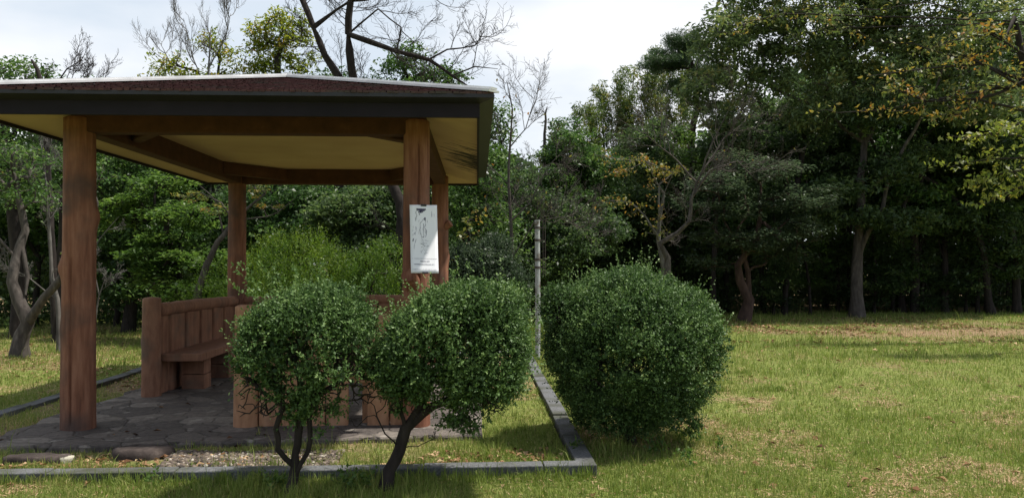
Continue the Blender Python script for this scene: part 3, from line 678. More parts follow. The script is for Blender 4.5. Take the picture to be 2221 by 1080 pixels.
def twig_set(trunks, n, rng, L0=0.9, r0=0.009, t0=0.3, up=0.15, wander=0.13):
    segs = []; w = []
    for ti, tr in enumerate(trunks):
        tr = np.asarray(tr, float); L = np.linalg.norm(np.diff(tr, axis=0), axis=1); w.append(L.sum() * (0.5 if ti == 0 else 1))
    w = np.array(w) / sum(w); parts = []
    def shoot_(p, d, L, r, lev):
        k = (8, 6, 4)[lev]; P = [p]; D = [d]
        for q in range(k):
            d = d + rng.normal(0, wander, 3) + np.array([0, 0, up * 0.25]); d /= np.linalg.norm(d); P.append(P[-1] + d * L / k); D.append(d)
        parts.append(tube(np.array(P), np.linspace(r, max(0.0024, r * 0.4), k + 1), 4 if lev == 0 else 3))
        if lev < 2:
            for q in range(2 if lev == 0 else 1, k + 1):
                for rep in range(1 if rng.random() < .7 else 2):
                    a = rng.normal(size=3); a -= D[q] * np.dot(a, D[q]); a /= np.linalg.norm(a) + 1e-9
                    e = D[q] * 0.75 + a * 0.75; e /= np.linalg.norm(e); shoot_(P[q], e, L * rng.uniform(.28, .5) * (1.15 - q / k * .4), max(0.003, r * .5), lev + 1)
    for k in range(n):
        tr = np.asarray(trunks[rng.choice(len(trunks), p=w)], float); first = tr is trunks[0]
        L = np.linalg.norm(np.diff(tr, axis=0), axis=1); c = np.concatenate([[0], np.cumsum(L)]); u = rng.uniform(t0, 1) * c[-1]
        i = min(len(L) - 1, int(np.searchsorted(c, u) - 1)); f = (u - c[i]) / L[i]; p = tr[i] * (1 - f) + tr[i + 1] * f; d = (tr[i + 1] - tr[i]) / L[i]
        a = rng.normal(size=3); a[2] += up; a -= d * np.dot(a, d); a /= np.linalg.norm(a); e = d * 0.55 + a * 0.85; e /= np.linalg.norm(e)
        shoot_(p, e, L0 * rng.uniform(.5, 1.2), r0, 0)
    return parts
def leaves(anch, per, spread, L, W, rng, upb=0.5, droop=0.25, jit=0.35, tbase=None, tvar=0.22, fold=0.18):
    """per leaves around every anchor; diamond leaves, 4 verts each"""
    n = len(anch) * per; A = np.repeat(anch, per, axis=0)
    g = rng.normal(size=(n, 3)); g /= np.linalg.norm(g, axis=1)[:, None]; g *= (rng.random(n) ** 0.45)[:, None]
    Cn = A + g * np.asarray(spread)
    nrm = rng.normal(size=(n, 3)) * (1 - upb); nrm[:, 2] += upb * 1.3; nrm /= np.linalg.norm(nrm, axis=1)[:, None] + 1e-9
    d = rng.normal(size=(n, 3)) + g * 0.8; d[:, 2] -= droop; d -= nrm * np.sum(d * nrm, axis=1)[:, None]; d /= np.linalg.norm(d, axis=1)[:, None] + 1e-9
    s = np.cross(nrm, d); k = (1 + rng.uniform(-jit, jit, n))[:, None]
    l = L * k; w = W * k
    V = np.stack([Cn - d * l * 0.5, Cn - d * l * 0.05 + s * w * 0.5 + nrm * w * fold, Cn + d * l * 0.5 - nrm * l * 0.08, Cn - d * l * 0.05 - s * w * 0.5 + nrm * w * fold], 1).reshape(-1, 3)
    Q = np.arange(n * 4).reshape(-1, 4)
    if tbase is None: tbase = rng.uniform(0.2, 0.75, len(anch))
    t = np.clip(np.repeat(tbase, per) + rng.normal(0, tvar, n), 0, 1)
    return V, Q, np.repeat(t, 4)
def sprigs(P, Nn, k, length, L, W, rng, tbase=None, up=0.35, wild=0.5, tvar=0.2):
    n = len(P); d = Nn * 0.75 + rng.normal(size=(n, 3)) * wild; d[:, 2] += up; d /= np.linalg.norm(d, axis=1)[:, None]
    ln = length * rng.uniform(0.5, 1.3, n)
    t = np.tile((np.arange(k) + 0.5) / k, n); D = np.repeat(d, k, 0); Cn = np.repeat(P, k, 0) + D * (t * np.repeat(ln, k))[:, None]
    m = n * k; ax = D * 0.55 + rng.normal(size=(m, 3)) * 0.7; ax /= np.linalg.norm(ax, axis=1)[:, None]
    nr = rng.normal(size=(m, 3)) * 0.55 + D * 0.45; nr[:, 2] += 0.35; nr -= ax * np.sum(nr * ax, axis=1)[:, None]; nr /= np.linalg.norm(nr, axis=1)[:, None] + 1e-9
    s = np.cross(nr, ax); kk = rng.uniform(0.7, 1.3, m)[:, None]; l = L * kk; w = W * kk
    Cn = Cn + ax * l * 0.5
    V = np.stack([Cn - ax * l * .5, Cn + s * w * .5 + nr * w * .15, Cn + ax * l * .5, Cn - s * w * .5 + nr * w * .15], 1).reshape(-1, 3)
    if tbase is None: tbase = rng.uniform(.2, .6, n)
    tt = np.clip(np.repeat(tbase, k) + 0.25 * (t - 0.5) + rng.normal(0, tvar, m), 0, 1)
    return V, np.arange(m * 4).reshape(-1, 4), np.repeat(tt, 4)
def join(parts):
    V = []; Q = []; T = []; o = 0
    for v, q, t in parts: V.append(v); Q.append(q + o); T.append(t); o += len(v)
    return np.concatenate(V), np.concatenate(Q), np.concatenate(T)

def make_tree(name, label, cat, base, trunks, blobs, nt_, per, leafm, L, W, spread, bark=M_darkbark, tip=0.008, base_r=0.14, seed=1, shell=0.45, group=None, seg=0.4,
              jitter=0.08, start=3, upb=0.5, droop=0.25, tb=None, extra_targets=None, crown_name='crown', leafy=1.0, up=0.25, tvar=0.22, jit=0.35, tr_r=None, bias=0.25):
    rng = np.random.default_rng(seed); base = np.array(base, float)
    root = thing(name, label, cat, base, 0, group)
    tr = [np.asarray(t, float) - base for t in trunks]
    T = np.zeros((0, 3))
    if blobs: B = [tuple(np.array(b[:3]) - base) + tuple(b[3:]) for b in blobs]; T = blob_points(B, nt_, rng, shell)
    Tall = T if extra_targets is None else np.concatenate([T, np.asarray(extra_targets) - base])
    P, par = grow(tr, Tall, rng, seg, jitter, start, up, bias)
    V, Q = limbs(P, par, tip, base_r, rng, tr_r=tr_r, ov=grow.ov)
    link('trunk', mesh('trunk', V, Q, bark, smooth=True), root)
    if per and len(T):
        anch = T[rng.random(len(T)) < leafy]
        zc = (anch[:, 2] - anch[:, 2].min()) / (np.ptp(anch[:, 2]) + 1e-6)
        t0 = np.clip(rng.normal(0.45, 0.16, len(anch)), 0.05, 0.95) if tb is None else np.clip(rng.normal(tb[0], tb[1], len(anch)), 0, 1)
        V, Q, t = leaves(anch, per, spread, L, W, rng, upb, droop, jit, t0, tvar)
        link(crown_name, mesh(crown_name, V, Q, leafm, t), root)
    return root
def G(px, Y, z=-0.12): return np.array([gx(px, Y), Y, z])
def B(px, py, Y, rx, rz, ry=None):   # crown blob centred behind a picture point; radii in metres
    p = at(px, py, Y); return (p[0], p[1], p[2], rx, ry or rx, rz)
# ------------------------------------------------------------------ clipped shrubs in front
def shell_points(blobs, n, rng, s0=0.86, lump_a=(0.11, 0.07)):
    Bl = np.array(blobs, float); w = (Bl[:, 3] * Bl[:, 5]); w = w / w.sum(); P = []; Nn = []
    while len(P) < n:
        m = 4000; k = rng.choice(len(Bl), m, p=w); d = rng.normal(size=(m, 3)); d /= np.linalg.norm(d, axis=1)[:, None]
        lump = 1 + lump_a[0] * (vn(d[:, 0] * 4 + k, d[:, 2] * 4 + d[:, 1] * 3, 5) - 0.5) * 2 + lump_a[1] * (vn(d[:, 0] * 9 + d[:, 1] * 5, d[:, 2] * 9 + k, 6) - 0.5) * 2
        p = Bl[k, :3] + d * (s0 + (1 - s0) * rng.random(m) ** 0.6)[:, None] * lump[:, None] * Bl[k, 3:]
        inside = np.zeros(m, bool)
        for q in range(len(Bl)):
            e = (np.sum(((p - Bl[q, :3]) / Bl[q, 3:]) ** 2, 1) < (s0 - 0.06) ** 2) & (k != q); inside |= e
        nn = d / Bl[k, 3:]; nn /= np.linalg.norm(nn, axis=1)[:, None]
        P += list(p[~inside]); Nn += list(nn[~inside])
    return np.array(P[:n]), np.array(Nn[:n])
def shrub(name, label, cat, base, trunks, blobs, n_sprig, n_inner, leafm, seed, k=7, slen=0.095, L=0.024, W=0.0135, s0=0.84, bark=M_darkbark, base_r=0.05, n_twig=260, cull=None, extra=None, wild=0.5, twig_s=0.8, tip=0.003, extra_twigs=None, tb=0.42, up=0.35, lump_a=(0.11, 0.07)):
    rng = np.random.default_rng(seed); base = np.array(base, float)
    root = thing(name, label, cat, base); Bl = [tuple(np.array(b[:3]) - base) + tuple(b[3:]) for b in blobs]
    P, Nn = shell_points(Bl, n_sprig, rng, s0, lump_a)
    if cull is not None: keep = cull(P + base, rng); P, Nn = P[keep], Nn[keep]
    tb_ = np.clip(tb + 0.55 * (vn(P[:, 0] * 6 + seed, P[:, 2] * 6 + P[:, 1] * 4, 3) - 0.5) + rng.normal(0, 0.10, len(P)), 0, 1)
    parts = [sprigs(P, Nn, k, slen, L, W, rng, tb_, up, wild, 0.13)]
    q = rng.choice(len(P), len(P) // 60); parts.append(sprigs(P[q], Nn[q], k * 3, slen * 2.6, L, W, rng, np.full(len(q), min(.9, tb + .3)), up + .3, .35))
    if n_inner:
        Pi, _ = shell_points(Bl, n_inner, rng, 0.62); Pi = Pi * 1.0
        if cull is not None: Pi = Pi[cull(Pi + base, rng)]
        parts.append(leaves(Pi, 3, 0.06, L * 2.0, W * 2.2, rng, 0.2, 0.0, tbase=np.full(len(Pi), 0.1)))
    if extra is not None: parts.append(extra(base, rng))
    V, Q, t = join(parts); link('foliage', mesh('foliage', V, Q, leafm, t), root)
    Bt = [b[:3] + tuple(np.array(b[3:]) * twig_s) for b in Bl]
    T = blob_points(Bt, n_twig, rng, 0.7)
    if extra_twigs is not None: T = np.concatenate([T, np.asarray(extra_twigs) - base])
    Pn, par = grow([np.asarray(t_, float) - base for t_ in trunks], T, rng, 0.07, 0.022, 2, 0.1)
    V, Q = limbs(Pn, par, tip, base_r, rng, 5, 0.08)
    link('stem', mesh('stem', V, Q, bark, smooth=True), root)
    return root
def shoot(pts_px, Y, rng, k=26, L=0.026):
    """a long leafy shoot through picture points, given as world leaves + twig points"""
    P = np.array([at(x, y, Y) for x, y in pts_px]); t = np.linspace(0, 1, k); idx = t * (len(P) - 1); i0 = np.minimum(idx.astype(int), len(P) - 2); f = (idx - i0)[:, None]
    return P[i0] * (1 - f) + P[i0 + 1] * f

# round shrub on the right
RS = 6.9
def n3(P, f, s): return (vn(P[:, 0] * f + 3.1 * s, P[:, 2] * f, s) + vn(P[:, 1] * f + s, P[:, 2] * f + 7, s + 1) + vn(P[:, 0] * f, P[:, 1] * f + 5, s + 2)) / 3
def cull_round(P, rng): return ~((P[:, 2] < 0.22) & (rng.random(len(P)) < 0.4)) & (P[:, 2] > 0.07) & (rng.random(len(P)) < np.clip((n3(P, 6, 4) - 0.38) * 9, 0.10, 1))
c0 = at(1376, 752, RS)
c0 = at(1374, 764, RS)
rb = [(c0[0], c0[1], c0[2] + .03, 0.765, 0.75, 0.665), B(1215, 668, RS - 0.1, 0.13, 0.17, 0.2), B(1480, 920, RS - .1, 0.13, 0.09, 0.2), B(1350, 890, RS, 0.42, 0.2, 0.42)]
gb = G(1365, 6.9, -0.1)
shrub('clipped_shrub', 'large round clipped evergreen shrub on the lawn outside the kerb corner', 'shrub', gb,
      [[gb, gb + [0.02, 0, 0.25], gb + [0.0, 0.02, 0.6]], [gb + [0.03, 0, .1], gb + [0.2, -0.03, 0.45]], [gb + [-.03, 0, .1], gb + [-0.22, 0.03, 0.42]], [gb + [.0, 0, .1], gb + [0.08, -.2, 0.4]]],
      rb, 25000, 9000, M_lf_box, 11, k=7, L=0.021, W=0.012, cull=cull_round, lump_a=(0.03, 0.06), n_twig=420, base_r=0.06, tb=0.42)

# two multi-stemmed shrubs before the front kerb
def pth(Y, pts, dy=None): return [at(x, y, Y + (dy[i] if dy else 0)) for i, (x, y) in enumerate(pts)]
YL = 5.42
def cull_left(P, rng):
    z = P[:, 2]; x = P[:, 0]; thin = np.clip((z - 0.66) / 0.34 + 2.4 * (vn(x * 7, z * 7 + P[:, 1] * 4, 8) - 0.45), 0.03, 1)
    xl = gx(560, YL); thin = np.where((x < xl + 0.12) & (z < 0.60), thin * 0.12, thin)
    return (rng.random(len(P)) < thin) & (rng.random(len(P)) < np.clip((n3(P, 7, 14) - 0.34) * 9, 0.1, 1))
lb_blobs = [B(683, 742, YL + .1, 0.36, 0.31, 0.40), B(592, 752, YL + .05, 0.20, 0.24, 0.30), B(762, 752, YL + .1, 0.17, 0.27, 0.30), B(708, 684, YL + .15, 0.24, 0.17, 0.32), B(640, 698, YL + .1, 0.20, 0.15, 0.28), B(700, 865, YL, .15, .12, .18), B(640, 895, YL, .10, .10, .12), B(738, 800, YL, 0.22, 0.18, 0.28), B(655, 830, YL, 0.20, 0.15, 0.2), B(550, 800, YL, 0.09, 0.16, 0.2)]
bl = at(632, 1062, 5.46)
ltr = [pth(5.46, [(632, 1068), (640, 1010), (648, 940), (652, 880), (645, 800)]), pth(5.44, [(640, 1030), (668, 980), (672, 930), (668, 880), (690, 820)]), pth(5.40, [(628, 1020), (603, 975), (598, 930), (615, 880), (600, 820)]),
       pth(5.44, [(652, 880), (700, 850), (740, 820)]), pth(5.38, [(668, 990), (700, 985)]), pth(5.40, [(615, 880), (570, 850), (540, 820)])]
etw = [at(rx_, ry_, YL + dy_) for rx_, ry_, dy_ in zip(np.random.default_rng(4).uniform(512, 620, 150), np.random.default_rng(5).uniform(770, 905, 150), np.random.default_rng(6).uniform(-.15, .25, 150))]
def left_extra(base, rng):
    parts = []
    for pts, Y in (([(560, 655), (535, 610), (505, 575)], 5.4), ([(590, 665), (530, 635), (497, 612)], 5.35), ([(565, 640), (548, 600), (522, 568)], 5.45), ([(620, 640), (600, 600), (590, 575)], 5.5), ([(575, 700), (540, 690), (513, 690)], 5.3), ([(600, 640), (575, 590), (560, 560)], 5.5), ([(690, 620), (695, 595), (705, 572)], 5.5), ([(660, 630), (650, 600), (640, 580)], 5.5), ([(780, 640), (790, 610), (805, 595)], 5.5)):
        P = shoot(pts, Y, rng, 26) - base; d = np.gradient(P, axis=0); d /= np.linalg.norm(d, axis=1)[:, None]
        P = P + rng.normal(0, 0.006, P.shape); parts.append(sprigs(P, d, 2, 0.03, 0.024, 0.012, rng, np.full(len(P), 0.75), 0.2, 0.9, 0.12))
    # leafy suckers round the stems
    Bs = [tuple(np.array(B(x, y, 5.42, r, rz)[:3]) - base) + (r, r, rz) for x, y, r, rz in ((645, 905, .10, .10), (675, 880, .12, .08), (640, 870, .08, .10), (725, 890, .09, .06), (700, 935, .06, .05), (570, 760, .12, .16))]
    P = blob_points(Bs, 420, rng, 0.2); nn = rng.normal(size=P.shape); nn /= np.linalg.norm(nn, axis=1)[:, None]
    parts.append(sprigs(P, nn, 5, 0.06, 0.026, 0.015, rng, np.full(len(P), .5), .3, .8)); return join(parts)
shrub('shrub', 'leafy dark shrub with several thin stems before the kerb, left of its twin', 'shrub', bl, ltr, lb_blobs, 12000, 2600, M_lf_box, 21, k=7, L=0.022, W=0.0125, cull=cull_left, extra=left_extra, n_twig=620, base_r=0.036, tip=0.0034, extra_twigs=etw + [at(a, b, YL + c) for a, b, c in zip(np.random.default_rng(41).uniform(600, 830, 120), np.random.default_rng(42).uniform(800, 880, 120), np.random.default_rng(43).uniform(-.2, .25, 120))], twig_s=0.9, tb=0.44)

YR_ = 5.45
def cull_right(P, rng):
    z = P[:, 2]; x = P[:, 0]; thin = np.clip((z - 0.60) / 0.32 + 2.4 * (vn(x * 7, z * 7 + P[:, 1] * 4, 18) - 0.42), 0.04, 1)
    return (rng.random(len(P)) < thin) & (rng.random(len(P)) < np.clip((n3(P, 7, 24) - 0.34) * 9, 0.1, 1))
rb_blobs = [B(985, 735, YR_ + .1, 0.40, 0.31, 0.42), B(905, 765, YR_, 0.21, 0.26, 0.32), B(1070, 755, YR_ + .1, 0.22, 0.30, 0.34), B(1020, 675, YR_ + .1, 0.24, 0.16, 0.32), B(952, 705, YR_ + .05, 0.17, 0.17, 0.28), B(880, 800, YR_, 0.20, 0.19, 0.24), B(1040, 820, YR_, 0.28, 0.18, 0.26), B(1030, 880, YR_, 0.13, 0.13, 0.15), B(960, 850, YR_ + .1, 0.17, 0.12, 0.2), B(1085, 690, YR_ + .1, 0.14, 0.2, .24)]
br = at(838, 1052, 5.5)
rtr = [pth(5.5, [(838, 1062), (845, 1020), (868, 975), (880, 930), (905, 890), (925, 850), (950, 790)], [0, 0, 0, 0, .02, .04, .06]), pth(5.5, [(880, 935), (940, 880), (985, 862), (1030, 845), (1060, 820)]), pth(5.47, [(862, 985), (905, 968), (942, 950)]),
       pth(5.45, [(880, 935), (868, 890), (862, 860), (835, 835), (815, 805)]), pth(5.45, [(862, 975), (835, 940), (818, 905), (812, 880)]), pth(5.5, [(925, 850), (890, 800), (870, 760)])]
def right_extra(base, rng):
    parts = []
    for pts, Y in (([(1010, 640), (1020, 600), (1015, 570)], 5.5), ([(950, 650), (945, 625), (935, 605)], 5.5), ([(1050, 640), (1075, 605), (1090, 590)], 5.55), ([(1120, 760), (1140, 730), (1148, 700)], 5.5), ([(985, 630), (985, 600), (978, 588)], 5.5), ([(1090, 690), (1120, 665), (1135, 640)], 5.5)):
        P = shoot(pts, Y, rng, 24) - base; d = np.gradient(P, axis=0); d /= np.linalg.norm(d, axis=1)[:, None]
        P = P + rng.normal(0, 0.006, P.shape); parts.append(sprigs(P, d, 2, 0.03, 0.024, 0.012, rng, np.full(len(P), 0.75), 0.2, 0.9, 0.12))
    Bs = [tuple(np.array(B(x, y, 5.47, r, rz)[:3]) - base) + (r, r, rz) for x, y, r, rz in ((985, 915, .12, .07), (1020, 930, .08, .05), (865, 885, .05, .05), (850, 850, .08, .06))]
    P = blob_points(Bs, 300, rng, 0.2); nn = rng.normal(size=P.shape); nn /= np.linalg.norm(nn, axis=1)[:, None]
    parts.append(sprigs(P, nn, 5, 0.06, 0.026, 0.015, rng, np.full(len(P), .45), .3, .8)); return join(parts)
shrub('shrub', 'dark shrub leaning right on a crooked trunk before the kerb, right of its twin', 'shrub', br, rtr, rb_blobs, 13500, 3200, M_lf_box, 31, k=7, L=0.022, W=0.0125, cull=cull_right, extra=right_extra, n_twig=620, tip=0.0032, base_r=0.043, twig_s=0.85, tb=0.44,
      extra_twigs=[at(a, b, YR_ + c) for a, b, c in zip(np.random.default_rng(44).uniform(815, 1100, 150), np.random.default_rng(45).uniform(820, 905, 150), np.random.default_rng(46).uniform(-.2, .25, 150))] + [at(x, y, 5.45) for x, y in ((760, 905), (775, 925), (812, 900), (790, 870), (842, 885), (1000, 935), (940, 935))])

# ------------------------------------------------------------------ named trees, right-hand wood edge
ET = 'trees at the edge of the wood'
# big spreading tree whose canopy fills the upper right
g = G(1858, 22.5)
make_tree('broadleaf_tree', 'large grey-trunked tree at the wood edge whose canopy fills the upper right', 'tree', g,
    [[g, at(1858, 640, 22.5), at(1860, 560, 22.6), at(1862, 520, 22.6), at(1868, 420, 22.8), at(1875, 310, 23), at(1850, 180, 23), at(1830, 60, 23)],
     [at(1860, 560, 22.6), at(1885, 500, 22.4), at(1915, 450, 22.2), at(1930, 380, 22.0), at(2000, 250, 21.5), at(2060, 120, 21)],
     [at(1875, 310, 23), at(1780, 240, 23), at(1650, 180, 23), at(1540, 130, 22.6)], [at(1875, 310, 23), at(1930, 200, 24), at(1990, 80, 24)]],
    [B(1560, 90, 22.5, 1.3, 1.0), B(1640, 40, 23, 1.6, 1.2), B(1530, 200, 22.5, 0.9, 0.8), B(1640, 180, 23, 1.4, 0.9), B(1740, 90, 23, 1.6, 1.3), B(1850, 30, 23, 1.8, 1.3), B(1830, 180, 23, 1.5, 0.9), B(1960, 60, 22, 1.6, 1.2),
     B(1750, 250, 23, 1.3, 0.6), B(2050, 120, 21.5, 1.6, 1.1), B(2150, 40, 21.5, 1.5, 1.2), B(2150, 210, 21, 1.3, 0.9), B(1950, 220, 22, 1.3, 0.7), B(1600, -60, 23, 1.4, 0.9), B(1750, -90, 23, 2, 1.2), B(1990, -90, 22, 2.2, 1.4), B(1580, 270, 23, .9, .5)],
    860, 70, M_lf_big, 0.16, 0.060, (0.42, 0.42, 0.26), bark=M_bark, tip=0.009, base_r=0.2, tr_r=[(.19, .05), (.08, .03), (.06, .02), (.07, .02)], seed=101, shell=0.3, up=0.2, tb=(0.5, 0.2), droop=0.6)
# leaning dark tree
g = G(2150, 23.9)
make_tree('leaning_tree', 'dark tree at the wood edge with a thick limb slanting up to the left', 'tree', g,
    [[g, at(2140, 620, 23.9), at(2125, 520, 23.8), at(2090, 450, 23.7), at(2030, 400, 23.6), at(1950, 360, 23.5), at(1900, 320, 23.4), at(1870, 275, 23.4), at(1850, 200, 23.4)],
     [at(2125, 520, 23.8), at(2150, 400, 24.0), at(2160, 280, 24.2), at(2140, 120, 24.4)], [at(1950, 360, 23.5), at(2000, 300, 23.2), at(2060, 250, 22.9)]],
    [B(2180, 330, 22.8, 1.3, 1.0), B(2120, 240, 22.8, 1.2, 0.7), B(1900, 250, 21.8, 0.9, 0.5), B(2200, 120, 22.8, 1.4, 1.2), B(2010, 330, 22.3, .8, .35), B(2150, 480, 23.8, .9, .6), B(1930, 420, 23.8, 1.0, .5), B(2040, 470, 23.8, 1.0, .5), B(1830, 360, 23.8, .9, .5), B(2200, 560, 23.8, .8, .6), B(2080, 340, 23.3, .9, .4), B(1825, 410, 22.0, .9, .4), B(1935, 360, 21.8, .9, .45), B(1880, 470, 21.9, .7, .28), B(1770, 470, 22.2, .8, .35), B(1960, 480, 22, .9, .35)],
    560, 60, M_lf_dark, 0.14, 0.06, (0.4, 0.4, 0.22), base_r=0.26, seed=102, tip=0.009, tr_r=[(.115, .035), (.06, .03), (.03, .015)])
# autumn cherry reaching in from the right (closer)
def sprays(paths, Y, rng, n=26, w=0.35, wz=0.10):
    out = []
    for pts in paths:
        P = shoot(pts, Y, rng, n); out.append(P + rng.normal(size=P.shape) * [w, w, wz])
    return np.concatenate(out)
rg = np.random.default_rng(77)
def spray_tree(name, label, cat, base, trunk, branches, Y, leafm, per, L, W, seed, n=26, w=0.30, wz=0.09, tb=(0.5, 0.2), bark=M_darkbark, spread=(0.2, 0.2, 0.12), base_r=0.16, tip=0.005, droop=0.9, upb=0.35, tr_r=None):
    rng = np.random.default_rng(seed); base = np.array(base, float)
    root = thing(name, label, cat, base)
    anch = sprays(branches, Y, rng, n, w, wz)
    brs = [[at(x, y, Y) for x, y in b] for b in branches]
    P, par = grow([np.asarray(t, float) - base for t in [trunk]] + [np.asarray(b) - base for b in [[nearest(trunk, b[0])] + b for b in brs]], anch - base, rng, 0.3, 0.04, 3, 0.0)
    V, Q = limbs(P, par, tip, base_r, rng, tr_r=tr_r or [(base_r, base_r * .35)] + [(.035, .006)] * len(brs), ov=grow.ov); link('trunk', mesh('trunk', V, Q, bark, smooth=True), root)
    V, Q, t = leaves(anch - base, per, spread, L, W, rng, upb, droop, 0.35, np.clip(rng.normal(tb[0], tb[1], len(anch)), 0, 1), 0.18)
    link('crown', mesh('crown', V, Q, leafm, t), root); return root
def nearest(tr, p): tr = np.asarray(tr, float); return tr[int(np.argmin(np.linalg.norm(tr - np.asarray(p), axis=1)))]
g = G(2330, 15.5)
spray_tree('cherry_tree', 'cherry tree with orange autumn leaves reaching in high from the right edge', 'tree', g,
    [g, at(2330, 560, 15.5), at(2300, 420, 15.5), at(2260, 300, 15.3), at(2230, 180, 15.1), at(2200, 40, 15)],
    [[(2250, 250), (2120, 215), (2010, 220), (1900, 240), (1815, 245)], [(2240, 200), (2130, 140), (2000, 150), (1890, 165)], [(2230, 170), (2190, 190), (2120, 185), (2060, 200)],
     [(2225, 120), (2150, 75), (2060, 90), (2010, 110)], [(2180, 85), (2130, 60), (2080, 75)], [(2010, 220), (1960, 200), (1930, 190)], [(2120, 215), (2080, 250), (2040, 250)], [(2130, 140), (2090, 120), (2045, 130)]],
    15.0, M_lf_orange, 7, 0.10, 0.048, 201, n=24, w=0.20, wz=0.07, tb=(0.42, 0.26))
g = G(2420, 13.5)
spray_tree('young_tree', 'tree with hanging yellow-green leaf sprays at the right edge below the orange branches', 'tree', g,
    [g, at(2420, 560, 13.5), at(2400, 400, 13.5), at(2360, 300, 13.4)],
    [[(2350, 330), (2250, 300), (2150, 290), (2090, 300)], [(2350, 350), (2250, 340), (2150, 345), (2080, 355)], [(2300, 380), (2220, 370), (2150, 380), (2125, 395)], [(2300, 400), (2230, 400), (2190, 415), (2155, 430)], [(2280, 300), (2210, 270), (2150, 275)]],
    13.0, M_lf_yellow, 12, 0.10, 0.048, 202, n=22, w=0.17, wz=0.06, tb=(0.35, 0.15))
g = G(2480, 18.5)
spray_tree('cherry_tree', 'cherry tree with faint rust-tinged branches behind the brighter orange one', 'tree', g,
    [g, at(2480, 500, 18.5), at(2440, 300, 18.5), at(2380, 150, 18.5), at(2300, 50, 18.5)],
    [[(2300, 60), (2220, 20), (2100, 32), (2010, 5), (1900, 22), (1780, 12), (1700, 34), (1650, 45)], [(2300, 150), (2180, 105), (2080, 128), (1980, 95), (1900, 92), (1850, 60), (1760, 70), (1730, 85)], [(1700, 30), (1620, 50), (1590, 70)], [(1850, 60), (1800, 40), (1750, 55)]],
    18.5, M_lf_orange, 6, 0.10, 0.045, 203, n=30, w=0.25, wz=0.08, tb=(0.28, 0.22), base_r=0.2, tr_r=[(.16, .05)] + [(.022, .006)] * 4)
# bare pale cherry standing before the wood, orange tufts on its long left boughs
g = G(1442, 18.5)
t = spray_tree('cherry_tree', 'nearly bare pale-barked cherry behind the round shrub with orange leaves on its long left boughs', 'tree', g,
    [g, at(1444, 600, 18.5), at(1438, 560, 18.5), at(1428, 520, 18.5), at(1430, 480, 18.5), at(1440, 420, 18.4)],
    [[(1425, 510), (1400, 470), (1370, 440), (1330, 435), (1310, 440)], [(1430, 470), (1430, 400), (1460, 375), (1400, 350), (1340, 345), (1285, 335)], [(1400, 350), (1370, 365), (1345, 375)], [(1460, 375), (1440, 365), (1420, 372)]],
    18.2, M_lf_orange, 9, 0.085, 0.042, 204, n=20, w=0.16, wz=0.06, tb=(0.58, 0.2), bark=M_palebark, base_r=0.11, tip=0.005, tr_r=[(.105, .03), (.03, .006), (.03, .006), (.015, .005), (.015, .005)])
def bare_tree(name, label, base, trunks, boxes, n, seed, bark=M_bark, base_r=0.12, tip=0.005, seg=0.25, jitter=0.03, up=0.3, cat='tree', few=None, cols=M_lf_orange, L=0.08, tr_r=None, L0=0.9, t0=0.35, r0=0.009):
    """limbs given as polylines with their radii, fine twigs grown along them; few: a few leaves left on the twigs"""
    rng = np.random.default_rng(seed); base = np.array(base, float); root = thing(name, label, cat, base)
    tr = [np.asarray(t, float) - base for t in trunks]
    P, par = grow(tr, np.zeros((0, 3)), rng, seg, jitter, 1, up)
    V, Q = limbs(P, par, tip, base_r, rng, rough=0.09, tr_r=tr_r, ov=grow.ov)
    parts = [(V, Q)] + (twig_set(tr, n, rng, L0, r0, t0, up) if n else [])
    V2, Q2 = merge(parts); link('trunk', mesh('trunk', V2, Q2, bark, smooth=True), root)
    if few:
        pts = np.concatenate([p[0] for p in parts[1:]]); A = pts[rng.choice(len(pts), few)]
        V, Q, t = leaves(A, 1, .02, L, L * .5, rng, .3, .9, .35, None, .25); link('foliage', mesh('foliage', V, Q, cols, t), root)
    return root
g = G(1446, 17.8)
bare_tree('bare_tree', 'slender bare tree fanning thin grey branches above the round shrub', g,
    [[g, at(1448, 560, 17.8), at(1432, 528, 17.8), at(1470, 505, 17.7), at(1495, 480, 17.6), at(1500, 430, 17.6), at(1520, 380, 17.5), at(1545, 310, 17.4), at(1580, 240, 17.3)],
     [at(1505, 400, 17.6), at(1470, 350, 17.6), at(1410, 300, 17.5), at(1385, 270, 17.5)], [at(1500, 430, 17.6), at(1540, 370, 17.4), at(1600, 350, 17.3), at(1640, 390, 17.2)], [at(1520, 380, 17.5), at(1570, 300, 17.7), at(1620, 260, 17.8)]],
    [B(1420, 290, 17.6, .5, .4), B(1560, 270, 17.5, .6, .5), B(1620, 370, 17.3, .35, .3), B(1480, 330, 17.5, .5, .3)], 34, 205, M_bark, 0.085, 0.004, few=40, L0=1.1, tr_r=[(.075, .010), (.025, .006), (.03, .007), (.025, .006)], seg=.18)
